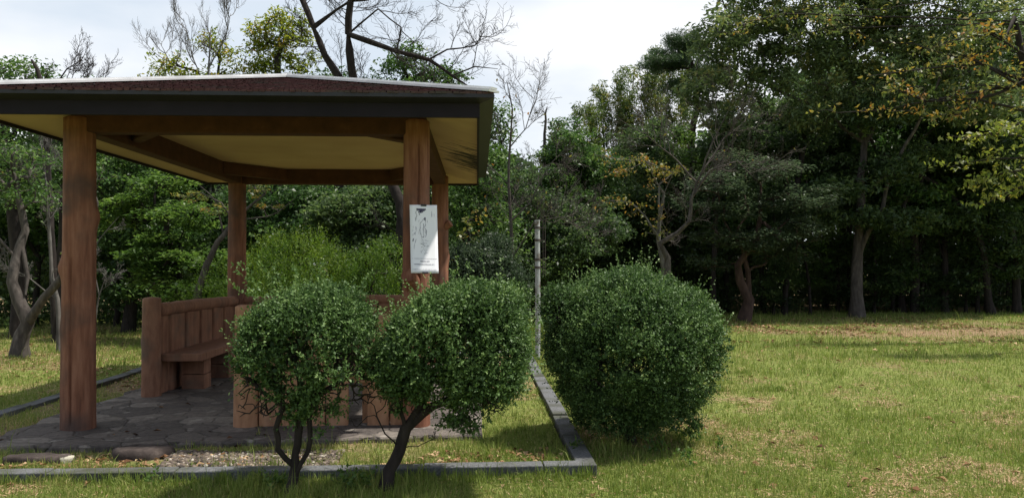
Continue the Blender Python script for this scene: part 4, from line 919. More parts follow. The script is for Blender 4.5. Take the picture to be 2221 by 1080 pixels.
# small silver-green tree
g = G(1612, 21)
make_tree('small_tree', 'low tree with silvery green layered leaves and a twisted reddish trunk at the wood edge', 'tree', g,
    [[g, at(1625, 650, 21), at(1605, 610, 21), at(1600, 575, 21), at(1640, 520, 21), at(1650, 450, 21), at(1650, 400, 21)], [at(1625, 640, 21), at(1622, 590, 21), at(1610, 540, 21), at(1570, 480, 21)]],
    [B(1560, 400, 20.6, .9, .35), B(1660, 370, 20.5, 1.0, .35), B(1700, 430, 20.3, .9, .35), B(1600, 450, 20.4, .9, .35), B(1510, 440, 20.6, .6, .4), B(1770, 430, 20.6, .7, .4), B(1560, 510, 20.6, .8, .35), B(1660, 520, 20.4, .9, .35), B(1740, 500, 20.6, .8, .4), B(1600, 350, 21, .6, .3), B(1700, 560, 20.8, .7, .35), B(1540, 570, 21, .6, .35)],
    330, 46, M_lf_silver, 0.11, 0.045, (0.38, 0.38, 0.12), bark=M_redbark, base_r=0.17, seed=206, upb=0.75, tb=(0.5, 0.2), tr_r=[(.17, .03), (.09, .02)])
# pine with bare reddish trunk against the sky
g = G(1475, 27)
pine = make_tree('pine_tree', 'tall pine with a bare reddish trunk showing against the sky between crowns', 'tree', g,
    [[g, at(1480, 500, 27), at(1490, 380, 27), at(1500, 300, 27), at(1512, 240, 27), at(1505, 150, 27), at(1480, 90, 27)], [at(1512, 240, 27), at(1560, 230, 27), at(1600, 235, 27)], [at(1505, 150, 27), at(1440, 150, 27)]],
    [B(1440, 135, 27, .9, .35), B(1490, 95, 27, .8, .4), B(1540, 160, 27, .8, .35), B(1560, 235, 27, .6, .25), B(1470, 190, 27, .6, .25)], 190, 130, M_needle, 0.18, 0.018, (0.32, 0.32, 0.14), bark=M_redbark, base_r=0.2, seed=207, droop=-0.8, upb=0.1, tr_r=[(.2, .05), (.04, .02), (.05, .02)])

# bamboo clumps
def bamboo(label, px0, px1, ptop0, ptop1, Y, n, seed, pbot=380):
    rng = np.random.default_rng(seed); gx0 = G((px0 + px1) / 2, Y, -0.1); root = thing('bamboo', label, 'bamboo', gx0)
    parts = []; lv = []
    for k in range(n):
        u = (k + rng.random()) / n; px = px0 + (px1 - px0) * u; y = Y + rng.uniform(-1.2, 1.2); top = at(px, ptop0 + (ptop1 - ptop0) * u + rng.uniform(-15, 45), y) - gx0
        bx = top[0] + rng.normal(0, 0.25); h = top[2]; ben = rng.normal(0, 0.35, 2)
        t = np.linspace(0, 1, 12); P = np.stack([bx + (top[0] - bx) * t + ben[0] * t ** 3, (y - gx0[1]) + ben[1] * t ** 3, h * t - 0.12 * t ** 4 * h * abs(ben[0])], 1)
        parts.append(tube(P, 0.028 * (1 - 0.85 * t) + 0.003, 5))
        for q in range(34):
            tt = rng.uniform(0.38, 1.0); p = np.array([np.interp(tt, t, P[:, c]) for c in range(3)]); a = rng.uniform(0, 6.28); r = rng.uniform(0.1, 0.6) * (1.25 - tt)
            e = p + [math.cos(a) * r, math.sin(a) * r, rng.uniform(0.0, 0.25)]; 
            if q % 2 == 0: parts.append(tube(np.array([p, (p + e) / 2 + [0, 0, .04], e]), [0.006, 0.005, 0.003], 3))
            lv.append(e)
    V, Q = merge(parts); link('culms', mesh('culms', V, Q, M_culm, smooth=True), root)
    lv = np.array(lv); V, Q, t = leaves(lv, 26, (0.24, 0.24, 0.2), 0.18, 0.036, rng, 0.3, 0.9, 0.3, np.clip(rng.normal(0.45, 0.22, len(lv)), 0, 1), 0.2)
    link('crown', mesh('crown', V, Q, M_lf_bamboo, t), root)
bamboo('low outermost bamboo clump, leftmost of the grove by the bare snag', 1195, 1262, 300, 225, 29, 10, 301)
bamboo('yellowing bamboo clump between the low outermost one and the tall one', 1255, 1340, 250, 165, 30, 15, 302)
bamboo('tall green bamboo clump rising highest left of the pine', 1335, 1430, 150, 95, 30, 18, 303)
bamboo('bamboo clump half hidden behind the pine', 1420, 1500, 110, 90, 31, 12, 304)
g = G(1178, 24)
bare_tree('dead_snag', 'dead tree top with short broken arms against the sky right of the shelter', g,
    [[g, at(1180, 400, 24), at(1181, 290, 24), at(1184, 262, 24), at(1183, 246, 24), at(1187, 232, 24)], [at(1183, 241, 24), at(1175, 239, 24), at(1164, 241, 24)], [at(1182, 267, 24), at(1177, 266, 24), at(1165, 266, 24)], [at(1182, 267, 24), at(1192, 266, 24)],
     [at(1183, 252, 24), at(1175, 251, 24), at(1160, 262, 24), at(1145, 275, 24)]], None, 0, 305, M_bark, 0.045, 0.02, tr_r=[(.06, .022), (.018, .010), (.018, .010), (.016, .008), (.018, .007)])

# broad mid-green trees between the shelter and the bamboo
def crown_tree(name, label, px, Y, blobs, nt_, per, lm, seed, L=0.12, W=0.055, base_r=0.14, spread=(0.36, 0.36, 0.2), bark=M_darkbark, tb=None, shell=0.45, upb=0.5, cat='tree', trunk_top=None, extra=None, group=None, droop=.25):
    g = G(px, Y); c = np.mean([b[:3] for b in blobs], axis=0) if trunk_top is None else np.array(trunk_top)
    tr = [[g, g + (c - g) * [0.1, 0.1, 0.35] + [0.05, 0, 0], g + (c - g) * [0.5, 0.5, 0.65], c]] + (extra or [])
    return make_tree(name, label, cat, g, tr, blobs, nt_, per, lm, L, W, spread, bark=bark, base_r=base_r, seed=seed, tb=tb, shell=shell, upb=upb, group=group, droop=droop)
crown_tree('broadleaf_tree', 'bright green rounded tree right of the dead snag before the bamboo', 1245, 24, [B(1230, 330, 24, 1.0, .8), B(1300, 370, 24, 1.1, .6), B(1200, 400, 23.6, .9, .6), B(1260, 440, 23.6, 1.2, .6), B(1215, 285, 24.3, .6, .5)], 190, 70, M_lf_ever, 401, tb=(.5, .2))
crown_tree('broadleaf_tree', 'dark dense tree below the bamboo and behind the bare pale cherry', 1400, 25, [B(1400, 320, 25, 1.2, .8), B(1460, 380, 25, 1.2, .9), B(1370, 430, 24.5, 1.2, .7), B(1420, 480, 24.5, 1.2, .7), B(1440, 290, 25.5, .9, .6)], 210, 70, M_lf_dark, 402, tb=(.5, .2))
crown_tree('broadleaf_tree', 'dark tree behind the grey metal post', 1170, 21, [B(1130, 420, 21, .8, .8), B(1190, 470, 21, 1.0, .7), B(1250, 530, 20.5, 1.0, .6), B(1110, 510, 20.5, .7, .6), B(1180, 570, 20.5, 1.0, .5), B(1300, 500, 21, .9, .7)], 220, 70, M_lf_dark, 403, tb=(.4, .15), L=.10)
# slender bare tree right of the shelter
g = G(1112, 15.5)
bare_tree('bare_tree', 'slender bare sapling with a haze of pale twigs beside the right eave', g,
    [[g, at(1110, 560, 15.5), at(1108, 480, 15.5), at(1103, 400, 15.5), at(1106, 320, 15.5), at(1112, 240, 15.5), at(1100, 180, 15.5)], [at(1108, 480, 15.5), at(1150, 440, 15.5), at(1190, 360, 15.5), at(1230, 320, 15.4)],
     [at(1103, 400, 15.5), at(1060, 360, 15.6), at(1030, 320, 15.6)], [at(1106, 330, 15.5), at(1140, 280, 15.5), at(1160, 210, 15.5)], [at(1110, 560, 15.5), at(1160, 480, 15.4), at(1220, 470, 15.3), at(1270, 500, 15.2)]],
    [B(1120, 220, 15.5, .45, .5), B(1070, 230, 15.6, .4, .5), B(1150, 320, 15.5, .5, .4), B(1210, 370, 15.4, .6, .3), B(1090, 330, 15.5, .4, .4), B(1180, 480, 15.4, .5, .15)], 46, 306, M_bark, 0.055, 0.0038, few=60, L0=.95, r0=.007, tr_r=[(.045, .010), (.02, .006), (.015, .006), (.015, .006), (.018, .005)])
crown_tree('young_tree', 'green leafy young tree with some yellow leaves just right of the far posts', 1040, 17, [B(1030, 430, 17, .7, .8), B(1080, 500, 17, .6, .6), B(1015, 520, 17, .6, .6), B(1060, 360, 17.5, .55, .7), B(1075, 270, 18, .4, .6)], 190, 60, M_lf_ever, 404, L=.09, W=.045, tb=(.6, .2), base_r=.08)
crown_tree('autumn_sapling', 'small sapling with orange-yellow leaves low beside the far right post', 1025, 14.4, [B(1018, 500, 14.4, .22, .35), B(1035, 460, 14.4, .16, .2), B(1000, 560, 14.4, .2, .2)], 22, 7, M_lf_orange, 405, L=.09, W=.05, tb=(.45, .2), base_r=.03, spread=(.12, .12, .1))

# big dark cherry behind the shelter: two black stems and a long bare bough to the right
g = G(868, 15.2)
big_bough = [at(758, 60, 15.0), at(800, 90, 14.9), at(860, 112, 14.8), at(930, 130, 14.7), at(980, 165, 14.6), at(1020, 190, 14.6)]
bare_tree('black_cherry', 'black-barked bare tree rising behind the shelter roof with a long bough to the right', g,
    [[g, at(870, 520, 15.2), at(868, 440, 15.2), at(845, 390, 15.2), at(800, 290, 15.1), at(768, 180, 15.0), at(757, 110, 15.0), at(756, 40, 15.0), at(765, -40, 15)],
     [at(800, 290, 15.1), at(745, 185, 15.1), at(705, 120, 15.1), at(680, 60, 15.1), at(655, 0, 15.1), at(635, -40, 15.1)], big_bough,
     [at(690, 52, 15.1), at(730, 22, 15.0), at(790, -15, 14.9)], [at(740, 40, 15.0), at(762, -5, 15.0), at(800, -40, 15)], [at(756, 70, 15.0), at(820, 20, 14.9), at(870, 60, 14.8), at(860, 110, 14.8)],
     [at(930, 128, 14.7), at(970, 108, 14.6), at(1030, 100, 14.6), at(1050, 70, 14.6)], [at(980, 165, 14.6), at(1030, 145, 14.5), at(1080, 150, 14.5)], [at(765, 20, 15), at(850, -10, 14.8), at(930, -20, 14.8)]],
    [B(900, 60, 14.8, .5, .35), B(1010, 110, 14.6, .55, .4), B(1040, 60, 14.6, .3, .4), B(820, 90, 14.9, .4, .35), B(960, 150, 14.7, .4, .25), B(880, 0, 14.8, .6, .3), B(1060, 150, 14.5, .3, .25), B(800, 130, 14.9, .35, .35), B(1000, 180, 14.6, .35, .2)],
    62, 307, M_darkbark, 0.22, 0.0042, L0=1.0, r0=.009, up=.3, t0=.3, tr_r=[(.11, .06), (.075, .045), (.065, .018), (.03, .018), (.035, .018), (.022, .008), (.02, .008), (.02, .008), (.018, .007)])
# yellow-green trees above the roof
crown_tree('ash_tree', 'yellow-green open tree above the roof, nearest the black bare stems', 605, 21, [B(600, 80, 21, .8, .75), B(640, 130, 21, .6, .7), B(560, 140, 21, .6, .6), B(600, 190, 21, .9, .5), B(655, 60, 21, .4, .5), B(590, 260, 21, .8, .6), B(560, 80, 21, .35, .5), B(610, 40, 21, .45, .3)], 240, 24, M_lf_light, 501, L=.12, W=.045, tb=(.45, .22), base_r=.12, shell=.2, droop=.8, spread=(.26, .26, .2))
crown_tree('ash_tree', 'sparser yellow-green tree left of its fuller neighbour above the roof, bare twigs sticking up', 425, 21, [B(360, 140, 21, .55, .4), B(420, 170, 21, .9, .35), B(490, 120, 21, .45, .6), B(450, 90, 21, .4, .4), B(400, 220, 21, .9, .5), B(350, 175, 21, .5, .3), B(500, 170, 21, .5, .5), B(450, 200, 21, 1.0, .4)], 190, 22, M_lf_light, 502, L=.11, W=.042, tb=(.5, .25), base_r=.1, shell=.2, droop=.8, spread=(.25, .25, .2))
g = G(455, 20.5)
bare_tree('bare_tree', 'leafless tree with fine upright twigs above the roof left of the yellow-green pair', g,
    [[g, at(455, 400, 20.5), at(450, 250, 20.5), at(452, 150, 20.5), at(458, 60, 20.5)], [at(450, 200, 20.5), at(420, 130, 20.5), at(398, 40, 20.5)], [at(450, 250, 20.5), at(380, 160, 20.5), at(345, 90, 20.5)], [at(452, 150, 20.5), at(490, 80, 20.5), at(500, 30, 20.5)]],
    [B(455, 50, 20.5, .3, .6), B(400, 80, 20.5, .3, .6), B(360, 110, 20.5, .35, .4), B(495, 70, 20.5, .25, .5)], 30, 308, M_palebark, 0.06, 0.0045, up=.9, L0=1.0, r0=.010, tr_r=[(.06, .012), (.02, .006), (.02, .006), (.02, .006)])
# dark green tree right of the black stems, above the roof
crown_tree('evergreen_tree', 'dark evergreen crown behind the long bare bough above the roof', 905, 19, [B(900, 140, 19, .7, .5), B(960, 170, 19, .5, .35), B(855, 175, 19, .5, .4), B(900, 230, 19, 1.2, .6), B(870, 120, 19, .35, .3), B(980, 260, 19, .8, .6)], 150, 70, M_lf_ever, 503, L=.10, W=.045, tb=(.4, .15))
crown_tree('evergreen_tree', 'low dark green treetop just showing over the roof between the black stems', 720, 19.5, [B(730, 175, 19.5, .5, .25), B(800, 180, 19.5, .35, .2), B(760, 240, 19.5, 1.0, .5), B(700, 190, 19.5, .3, .25)], 70, 60, M_lf_ever, 504, L=.09, W=.04, tb=(.4, .15))
# far left treetops
crown_tree('broadleaf_tree', 'green leafy treetop above the far left end of the roof', 40, 17, [B(30, 160, 17, .7, .35), B(60, 150, 17, .25, .3), B(-60, 170, 17, .8, .5), B(10, 260, 17, 1.2, .7), B(50, 380, 17, 1.0, .7), B(-40, 330, 17, 1.2, .9)], 170, 48, M_lf_ever, 505, L=.085, W=.042, tb=(.6, .2))
crown_tree('broadleaf_tree', 'green treetop with sprawling bare twigs over the roof, left of the yellow-green trees', 130, 17.4, [B(115, 160, 17.4, .35, .28), B(90, 200, 17.4, .4, .4), B(230, 185, 17.4, .35, .18), B(160, 250, 17.4, 1.0, .6), B(240, 300, 17.4, .9, .6), B(140, 360, 17.4, .9, .6)], 130, 46, M_lf_ever, 506, L=.08, W=.04, tb=(.55, .2))
g = G(125, 16)
bare_tree('bare_tree', 'dark crooked bare bough over the left end of the roof with a black stub end', g,
    [[g, at(110, 500, 16), at(100, 300, 16), at(95, 200, 16), at(80, 150, 16), at(68, 130, 16)], [at(97, 200, 16), at(130, 172, 16), at(170, 175, 16), at(220, 185, 16)], [at(130, 172, 16), at(145, 150, 16), at(170, 135, 16)]],
    [B(160, 160, 16, .4, .2), B(200, 175, 16, .4, .15), B(240, 170, 16, .3, .15)], 22, 309, M_darkbark, 0.09, 0.0045, up=.5, L0=.55, r0=.008, tr_r=[(.07, .035), (.03, .008), (.02, .006)])

# left foreground of the wood
g = np.append(at(42, 768, 13.6)[:2], -0.12)
make_tree('old_plum_tree', 'old tree with a forked twisted grey trunk on the grass at the far left', 'tree', g,
    [[g, at(48, 725, 13.6), at(60, 700, 13.6), at(40, 650, 13.6), at(25, 610, 13.6), at(35, 560, 13.7), at(55, 500, 13.8), at(40, 430, 13.8), at(30, 380, 13.8)],
     [at(60, 700, 13.6), at(80, 670, 13.5), at(120, 620, 13.4), at(140, 590, 13.3), at(190, 500, 13.2), at(210, 440, 13.1)], [at(35, 560, 13.7), at(0, 520, 13.6), at(-60, 470, 13.5)], [at(48, 540, 13.8), at(60, 600, 13.7), at(55, 640, 13.6)]],
    [B(30, 350, 13.8, .7, .4), B(-50, 420, 13.6, .7, .4), B(200, 380, 13.2, .45, .3), B(80, 420, 13.8, .6, .3)], 120, 18, M_lf_ever, 0.07, 0.035, (0.2, 0.2, 0.12), bark=M_bark, base_r=0.145, tip=0.005, seed=601, seg=.2, tb=(.5, .2), tr_r=[(.135, .04), (.085, .03), (.03, .012), (.04, .03)])
g = np.append(at(130, 735, 14.3)[:2], -0.12)
bare_tree('sapling', 'thin pale leaning sapling with a few yellow leaves behind the left front post', g,
    [[g, at(125, 650, 14.3), at(112, 600, 14.3), at(108, 520, 14.3), at(103, 440, 14.3), at(95, 360, 14.3), at(88, 305, 14.3)], [at(103, 430, 14.3), at(60, 390, 14.3), at(20, 370, 14.3)], [at(103, 440, 14.3), at(140, 410, 14.3), at(160, 400, 14.3)], [at(120, 640, 14.3), at(60, 600, 14.2), at(0, 570, 14.2)]],
    [B(60, 400, 14.3, .4, .15), B(120, 400, 14.3, .25, .3), B(80, 500, 14.3, .4, .25), B(90, 330, 14.3, .15, .15)], 26, 602, M_palebark, 0.035, 0.0038, L0=.55, r0=.006, tr_r=[(.045, .012), (.014, .006), (.012, .005), (.014, .006)], few=30, cols=M_lf_yellow, L=.07)
g = np.append(at(200, 700, 15)[:2], -0.12)
bare_tree('sapling', 'thin forked bare twigs just right of the left front post', g, [[g, at(215, 640, 15), at(230, 600, 15)], [at(215, 640, 15), at(195, 560, 15), at(215, 520, 15), at(240, 490, 15), at(258, 470, 15)]], [B(235, 500, 15, .2, .2), B(225, 600, 15, .1, .2)], 8, 603, M_palebark, 0.02, 0.0035, L0=.35, r0=.005, tr_r=[(.02, .008), (.014, .005)])
# dark crooked stem seen left of the far left post
g = np.append(at(440, 700, 14.8)[:2], -0.12)
make_tree('maple_tree', 'slanting dark-stemmed tree behind the left bench with yellow-orange leaves among grey twigs', 'tree', g,
    [[g, at(428, 640, 14.8), at(440, 600, 14.8), at(460, 550, 14.8), at(485, 510, 14.8), at(505, 480, 14.8), at(540, 450, 14.8), at(575, 420, 14.8)], [at(505, 480, 14.8), at(480, 440, 14.8), at(440, 420, 14.8), at(400, 450, 14.8)], [at(520, 465, 14.8), at(580, 470, 14.8), at(640, 430, 14.8)], [at(485, 500, 14.8), at(470, 440, 14.8), at(430, 400, 14.8)]],
    [B(420, 430, 14.8, .35, .12), B(470, 455, 14.8, .3, .12), B(580, 450, 14.8, .3, .1), B(560, 410, 14.8, .3, .15)], 60, 18, M_lf_orange, 0.07, 0.035, (0.14, 0.14, 0.05), bark=M_bark, base_r=0.075, tip=0.004, seed=604, seg=.2, tb=(.35, .2), leafy=.5, tr_r=[(.085, .02), (.02, .006), (.018, .006), (.018, .006)])
# leafy trees behind the shelter
HW = 'trees behind the shelter'
crown_tree('broadleaf_tree', 'layered green tree behind the left bench, its leaves lit yellow-green', 400, 16.5, [B(390, 470, 16.3, .8, .4), B(330, 540, 16, .6, .4), B(440, 560, 16, .7, .35), B(400, 630, 15.8, .8, .4), B(470, 640, 15.8, .5, .3), B(300, 420, 16.5, .6, .4), B(380, 390, 16.8, .7, .3), B(330, 600, 16, .4, .4), B(250, 470, 16.6, .5, .4)], 230, 50, M_lf_mid, 605, L=.095, W=.055, spread=(.3, .3, .12), tb=(.45, .22), upb=.7, base_r=.09)
crown_tree('broadleaf_tree', 'dark green tree filling the view between the left posts', 280, 18.5, [B(250, 380, 18.5, .9, .7), B(340, 420, 18.5, .9, .6), B(270, 500, 18.3, .9, .6), B(370, 520, 18.3, 1.0, .6), B(290, 600, 18.3, .9, .6), B(380, 350, 18.8, .9, .5), B(240, 620, 18.5, .7, .4)], 260, 60, M_lf_ever, 606, L=.10, tb=(.35, .2))
crown_tree('broadleaf_tree', 'dark tree behind the far left post, its crown reaching under the eave', 590, 18.5, [B(560, 430, 18.5, .9, .5), B(660, 430, 18.5, .9, .5), B(740, 460, 18.3, .9, .5), B(620, 500, 18.3, 1.0, .5), B(520, 510, 18.5, .7, .5), B(700, 530, 18.5, 1.0, .4)], 250, 60, M_lf_ever, 607, L=.10, tb=(.3, .2))
crown_tree('broadleaf_tree', 'deep green glossy tree left of the right front post, one orange tuft below it', 800, 17.2, [B(780, 450, 17.2, .8, .5), B(850, 500, 17.0, .7, .5), B(720, 470, 17.2, .6, .35), B(820, 560, 16.8, .7, .4), B(760, 540, 17, .7, .4), B(850, 420, 17.2, .5, .4)], 220, 60, M_lf_dark, 608, L=.09, tb=(.6, .2))
# feathery conifer hedge plants behind the shelter
def feather(name, label, px, Y, blobs, n, seed, lm=M_lf_feather, k=9, L=0.042, W=0.012, slen=0.28, s0=.55, tb=.5):
    base = G(px, Y, -0.1); rng = np.random.default_rng(seed); root = thing(name, label, 'shrub', base)
    Bl = [tuple(np.array(b[:3]) - base) + tuple(b[3:]) for b in blobs]; P, Nn = shell_points(Bl, n, rng, s0)
    tb_ = np.clip(tb + 0.5 * (vn(P[:, 0] * 3 + seed, P[:, 2] * 3, 3) - 0.5) + rng.normal(0, .12, len(P)), 0, 1)
    V, Q, t = sprigs(P, Nn, k, slen, L, W, rng, tb_, 0.9, 0.35); link('foliage', mesh('foliage', V, Q, lm, t), root)
    T = blob_points([b[:3] + tuple(np.array(b[3:]) * .7) for b in Bl], 50, rng, .3)
    Pn, par = grow([[np.zeros(3), np.array([0, 0, .2]), np.array([0.02, 0, .5])]], T, rng, .2, .03, 1, .3); V, Q = limbs(Pn, par, .004, .05, rng)
    link('stem', mesh('stem', V, Q, M_darkbark, smooth=True), root)
feather('conifer_shrub', 'feathery yellow-green conifer shrub behind the left front shrub, tallest of three', 645, 14.6, [B(640, 560, 14.6, .65, .32), B(580, 600, 14.6, .45, .35), B(700, 590, 14.6, .5, .35), B(650, 650, 14.6, .9, .5), B(600, 540, 14.7, .25, .2), B(690, 540, 14.6, .3, .2)], 2600, 701)
feather('conifer_shrub', 'darker feathery shrub between the yellow-green one and the right front post', 810, 14.8, [B(800, 590, 14.8, .5, .3), B(850, 570, 14.8, .4, .35), B(770, 620, 14.8, .4, .35), B(820, 660, 14.8, .7, .4)], 1700, 702, tb=.3)
feather('conifer_shrub', 'small bright green shrub low behind the left bench rail', 500, 15, [B(490, 620, 15, .5, .25), B(540, 580, 15, .35, .3), B(450, 650, 15, .4, .25), B(520, 680, 15, .6, .4)], 1300, 703, tb=.4)
shrub('rounded_shrub', 'grey-green rounded shrub at the back right of the shelter', 'shrub', G(1050, 14.3), [[G(1050, 14.3), G(1050, 14.3, .3), G(1050, 14.3, .7)]],
      [B(1050, 600, 14.3, .55, .5), B(1010, 570, 14.4, .3, .3), B(1095, 620, 14.2, .4, .4), B(1060, 680, 14.2, .6, .5), B(1070, 545, 14.4, .3, .25)], 4200, 2200, M_lf_silver, 704, k=5, L=.045, W=.022, slen=.16, n_twig=60, tb=.3)
shrub('rounded_shrub', 'small dark rounded shrub right of the grey-green one, before the grey post', 'shrub', G(1110, 13.9), [[G(1110, 13.9), G(1110, 13.9, .2), G(1110, 13.9, .5)]],
      [B(1110, 645, 13.9, .27, .27), B(1100, 690, 13.9, .3, .3)], 1500, 800, M_lf_box, 705, k=5, L=.04, W=.022, slen=.12, n_twig=40, tb=.25)

# ------------------------------------------------------------------ rows of wood trees (repeats share their meshes)
FG = 'trees standing in the dark wood'
protos = []
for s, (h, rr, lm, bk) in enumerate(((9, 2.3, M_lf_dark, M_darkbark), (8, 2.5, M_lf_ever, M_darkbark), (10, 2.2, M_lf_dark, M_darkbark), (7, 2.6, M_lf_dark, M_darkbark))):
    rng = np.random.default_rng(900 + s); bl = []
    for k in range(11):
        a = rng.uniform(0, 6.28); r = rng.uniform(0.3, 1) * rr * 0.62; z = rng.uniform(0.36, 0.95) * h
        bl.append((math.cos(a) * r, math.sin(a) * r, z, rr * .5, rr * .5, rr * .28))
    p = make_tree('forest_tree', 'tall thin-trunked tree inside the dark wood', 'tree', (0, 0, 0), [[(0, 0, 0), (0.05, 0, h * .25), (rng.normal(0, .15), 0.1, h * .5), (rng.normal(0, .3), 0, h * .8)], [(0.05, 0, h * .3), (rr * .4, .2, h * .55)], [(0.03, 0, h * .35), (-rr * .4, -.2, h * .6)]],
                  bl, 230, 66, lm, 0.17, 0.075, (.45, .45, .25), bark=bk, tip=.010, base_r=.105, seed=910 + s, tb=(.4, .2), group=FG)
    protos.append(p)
rng = np.random.default_rng(55); spots = []
for Y, x0, x1, st in ((25.5, 1.2, 20, 1.9), (28.5, 0.5, 23, 2.3), (32, -1, 26, 2.9), (36, -3, 29, 3.4)):
    x = x0
    while x < x1: spots.append((x + rng.uniform(-.4, .4), Y + rng.uniform(-.9, .9), None)); x += st * rng.uniform(.75, 1.25)
for Y, x0, x1, st in ((20.5, -15, -0.5, 2.3), (24, -17, 0.5, 2.6), (28.5, -20, -1, 3.2)):
    x = x0
    while x < x1: spots.append((x + rng.uniform(-.4, .4), Y + rng.uniform(-.9, .9), 'L')); x += st * rng.uniform(.75, 1.25)
def skyline(px):   # highest picture row the filler trees may reach, by picture column
    return float(np.interp(px, [-200, 0, 300, 700, 1000, 1090, 1180, 1260, 1330, 1420, 1480, 1600, 1800, 2300], [215, 225, 250, 250, 250, 300, 350, 370, 360, 330, 290, 230, 60, 20]))
hs = [9.6, 8.6, 10.6, 7.6]; first = [True] * 4
DARK_L = 'dark-leaved tree of the unlit wood behind the front row of trees'
for k, (x, y, side) in enumerate(spots):
    px = 1110.5 + F * math.tan(math.atan2(x, y) - math.radians(2.55)); zt_ = at(px, skyline(px) + rng.uniform(0, 50), y)[2]
    q = int(rng.integers(4)); sc = min(1.25, zt_ / hs[q]); sxy = min(1.2, max(sc, .75)) * rng.uniform(.9, 1.1)
    lab = 'tall thin-trunked tree standing inside the dark wood to the right of the shelter' if side is None else 'dark tree in the wood behind the shelter'
    grp = FG if side is None else HW
    if first[q]: o = protos[q]; first[q] = False; o.location = (x, y, -.1); o.rotation_euler = (0, 0, rng.uniform(0, 6.28)); o.scale = (sxy, sxy, sc); o['label'] = lab; o['group'] = grp
    else: o = copy_thing(protos[q], (x, y, -.1), rng.uniform(0, 6.28), (sxy, sxy, sc), lab, grp)
# bare dark trunks in the gloom
def stick(px, Y, h, r, seed, label, m_=M_darkbark):
    rg = np.random.default_rng(seed); g = G(px, Y); a = rg.normal(0, .25); P = [g, g + [a * .2, 0, h * .3], g + [a * .8, .1, h * .65], g + [a * 1.5, 0, h]]
    return make_tree('tree_trunk', label, 'tree', g, [P, [P[1], P[1] + [.5 * (1 if a > 0 else -1), 0, h * .35]]], [tuple(g + [a * 1.5, 0, h]) + (1, 1, .5)], 22, 60, M_lf_dark, .15, .07, (.4, .4, .25), bark=m_, base_r=r, tip=.015, seed=seed)
stick(1985, 24.4, 5.2, .13, 11, 'straight dark trunk right of the big grey one at the wood edge')
stick(2050, 24.5, 5.4, .10, 12, 'thin dark leaning trunk second to the right of the big grey one')
stick(1700, 23.8, 5.5, .09, 13, 'thin dark trunk midway between the reddish trunk and the grey one')
stick(1545, 23.5, 5.2, .08, 14, 'thin dark trunk just right above the round shrub')
stick(2205, 24.2, 6.5, .12, 15, 'dark trunk standing at the right edge of the lawn')
stick(1655, 24.4, 5.5, .07, 16, 'very thin stem just right of the reddish twisted trunk')

UG = 'dim leafy saplings along the wood edge'; UG2 = 'lighter leafy saplings along the wood edge'
rng = np.random.default_rng(31)
bl = [(rng.normal(0, .45), rng.normal(0, .4), z, .75, .7, .38) for z in (0.5, 1.0, 1.5, 2.0, 2.6, 3.2, 3.9, 4.5)]
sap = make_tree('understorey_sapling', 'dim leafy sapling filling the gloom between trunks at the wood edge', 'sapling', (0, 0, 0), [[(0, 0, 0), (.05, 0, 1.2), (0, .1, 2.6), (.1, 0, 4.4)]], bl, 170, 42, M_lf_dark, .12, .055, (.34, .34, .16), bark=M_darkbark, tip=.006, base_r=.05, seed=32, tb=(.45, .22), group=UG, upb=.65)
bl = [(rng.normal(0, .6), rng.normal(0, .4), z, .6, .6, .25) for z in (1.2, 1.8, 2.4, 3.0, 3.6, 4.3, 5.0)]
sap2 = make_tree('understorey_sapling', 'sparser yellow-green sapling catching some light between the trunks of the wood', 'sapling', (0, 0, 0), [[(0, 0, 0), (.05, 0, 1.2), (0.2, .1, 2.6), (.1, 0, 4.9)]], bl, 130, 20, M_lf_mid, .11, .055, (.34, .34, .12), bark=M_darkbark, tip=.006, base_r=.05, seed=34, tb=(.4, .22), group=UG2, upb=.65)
spots2 = [(p + rng.uniform(-18, 18), rng.uniform(23.6, 25.6)) for p in (1180, 1255, 1320, 1385, 1500, 1560, 1680, 1740, 1800, 1905, 1945, 2020, 2085, 2115, 2180, 2240)]
for k, (p, y) in enumerate(spots2):
    q = G(p, y); sc = rng.uniform(.75, 1.15)
    if k % 3 == 1:
        if k == 1: sap2.location = [float(v) for v in q]; sap2.scale = (sc, sc, sc)
        else: copy_thing(sap2, q, rng.uniform(0, 6.28), (sc * rng.uniform(.9, 1.3), sc, sc), sap2['label'], UG2)
    elif k == 0: sap.location = [float(v) for v in q]; sap.scale = (sc, sc, sc)
    else: copy_thing(sap, q, rng.uniform(0, 6.28), (sc * rng.uniform(.9, 1.3), sc, sc), sap['label'], UG)
# undergrowth and the mass of the wood far behind
def mass(name, label, spots_, per, L, W, lm, spread, seed, tb=(.35, .2), stuffkind=True, cat='foliage'):
    rg = np.random.default_rng(seed); A = np.array(spots_); V, Q, t = leaves(A, per, spread, L, W, rg, .3, .2, .35, np.clip(rg.normal(tb[0], tb[1], len(A)), 0, 1), .2)
    o = link(name, mesh(name, V, Q, lm, t)); return tag(o, label, cat, kind='stuff')
rng = np.random.default_rng(66); A = []
for k in range(2600):
    x = rng.uniform(-40, 46); y = rng.uniform(40, 44); px = 1110.5 + F * math.tan(math.atan2(x, y) - math.radians(2.55)); top = at(px, skyline(px) + 30, y)[2]
    A.append((x, y, (rng.random() ** 1.4) * top))
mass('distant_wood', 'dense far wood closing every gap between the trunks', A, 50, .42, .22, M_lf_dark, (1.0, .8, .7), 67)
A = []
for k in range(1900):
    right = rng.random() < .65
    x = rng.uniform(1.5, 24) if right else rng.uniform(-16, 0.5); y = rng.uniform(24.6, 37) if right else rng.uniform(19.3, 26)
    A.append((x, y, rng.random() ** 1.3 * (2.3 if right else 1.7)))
mass('undergrowth', 'low dark undergrowth between the trunks of the wood', A, 60, .12, .06, M_lf_dark, (.5, .5, .3), 68, (.45, .25))

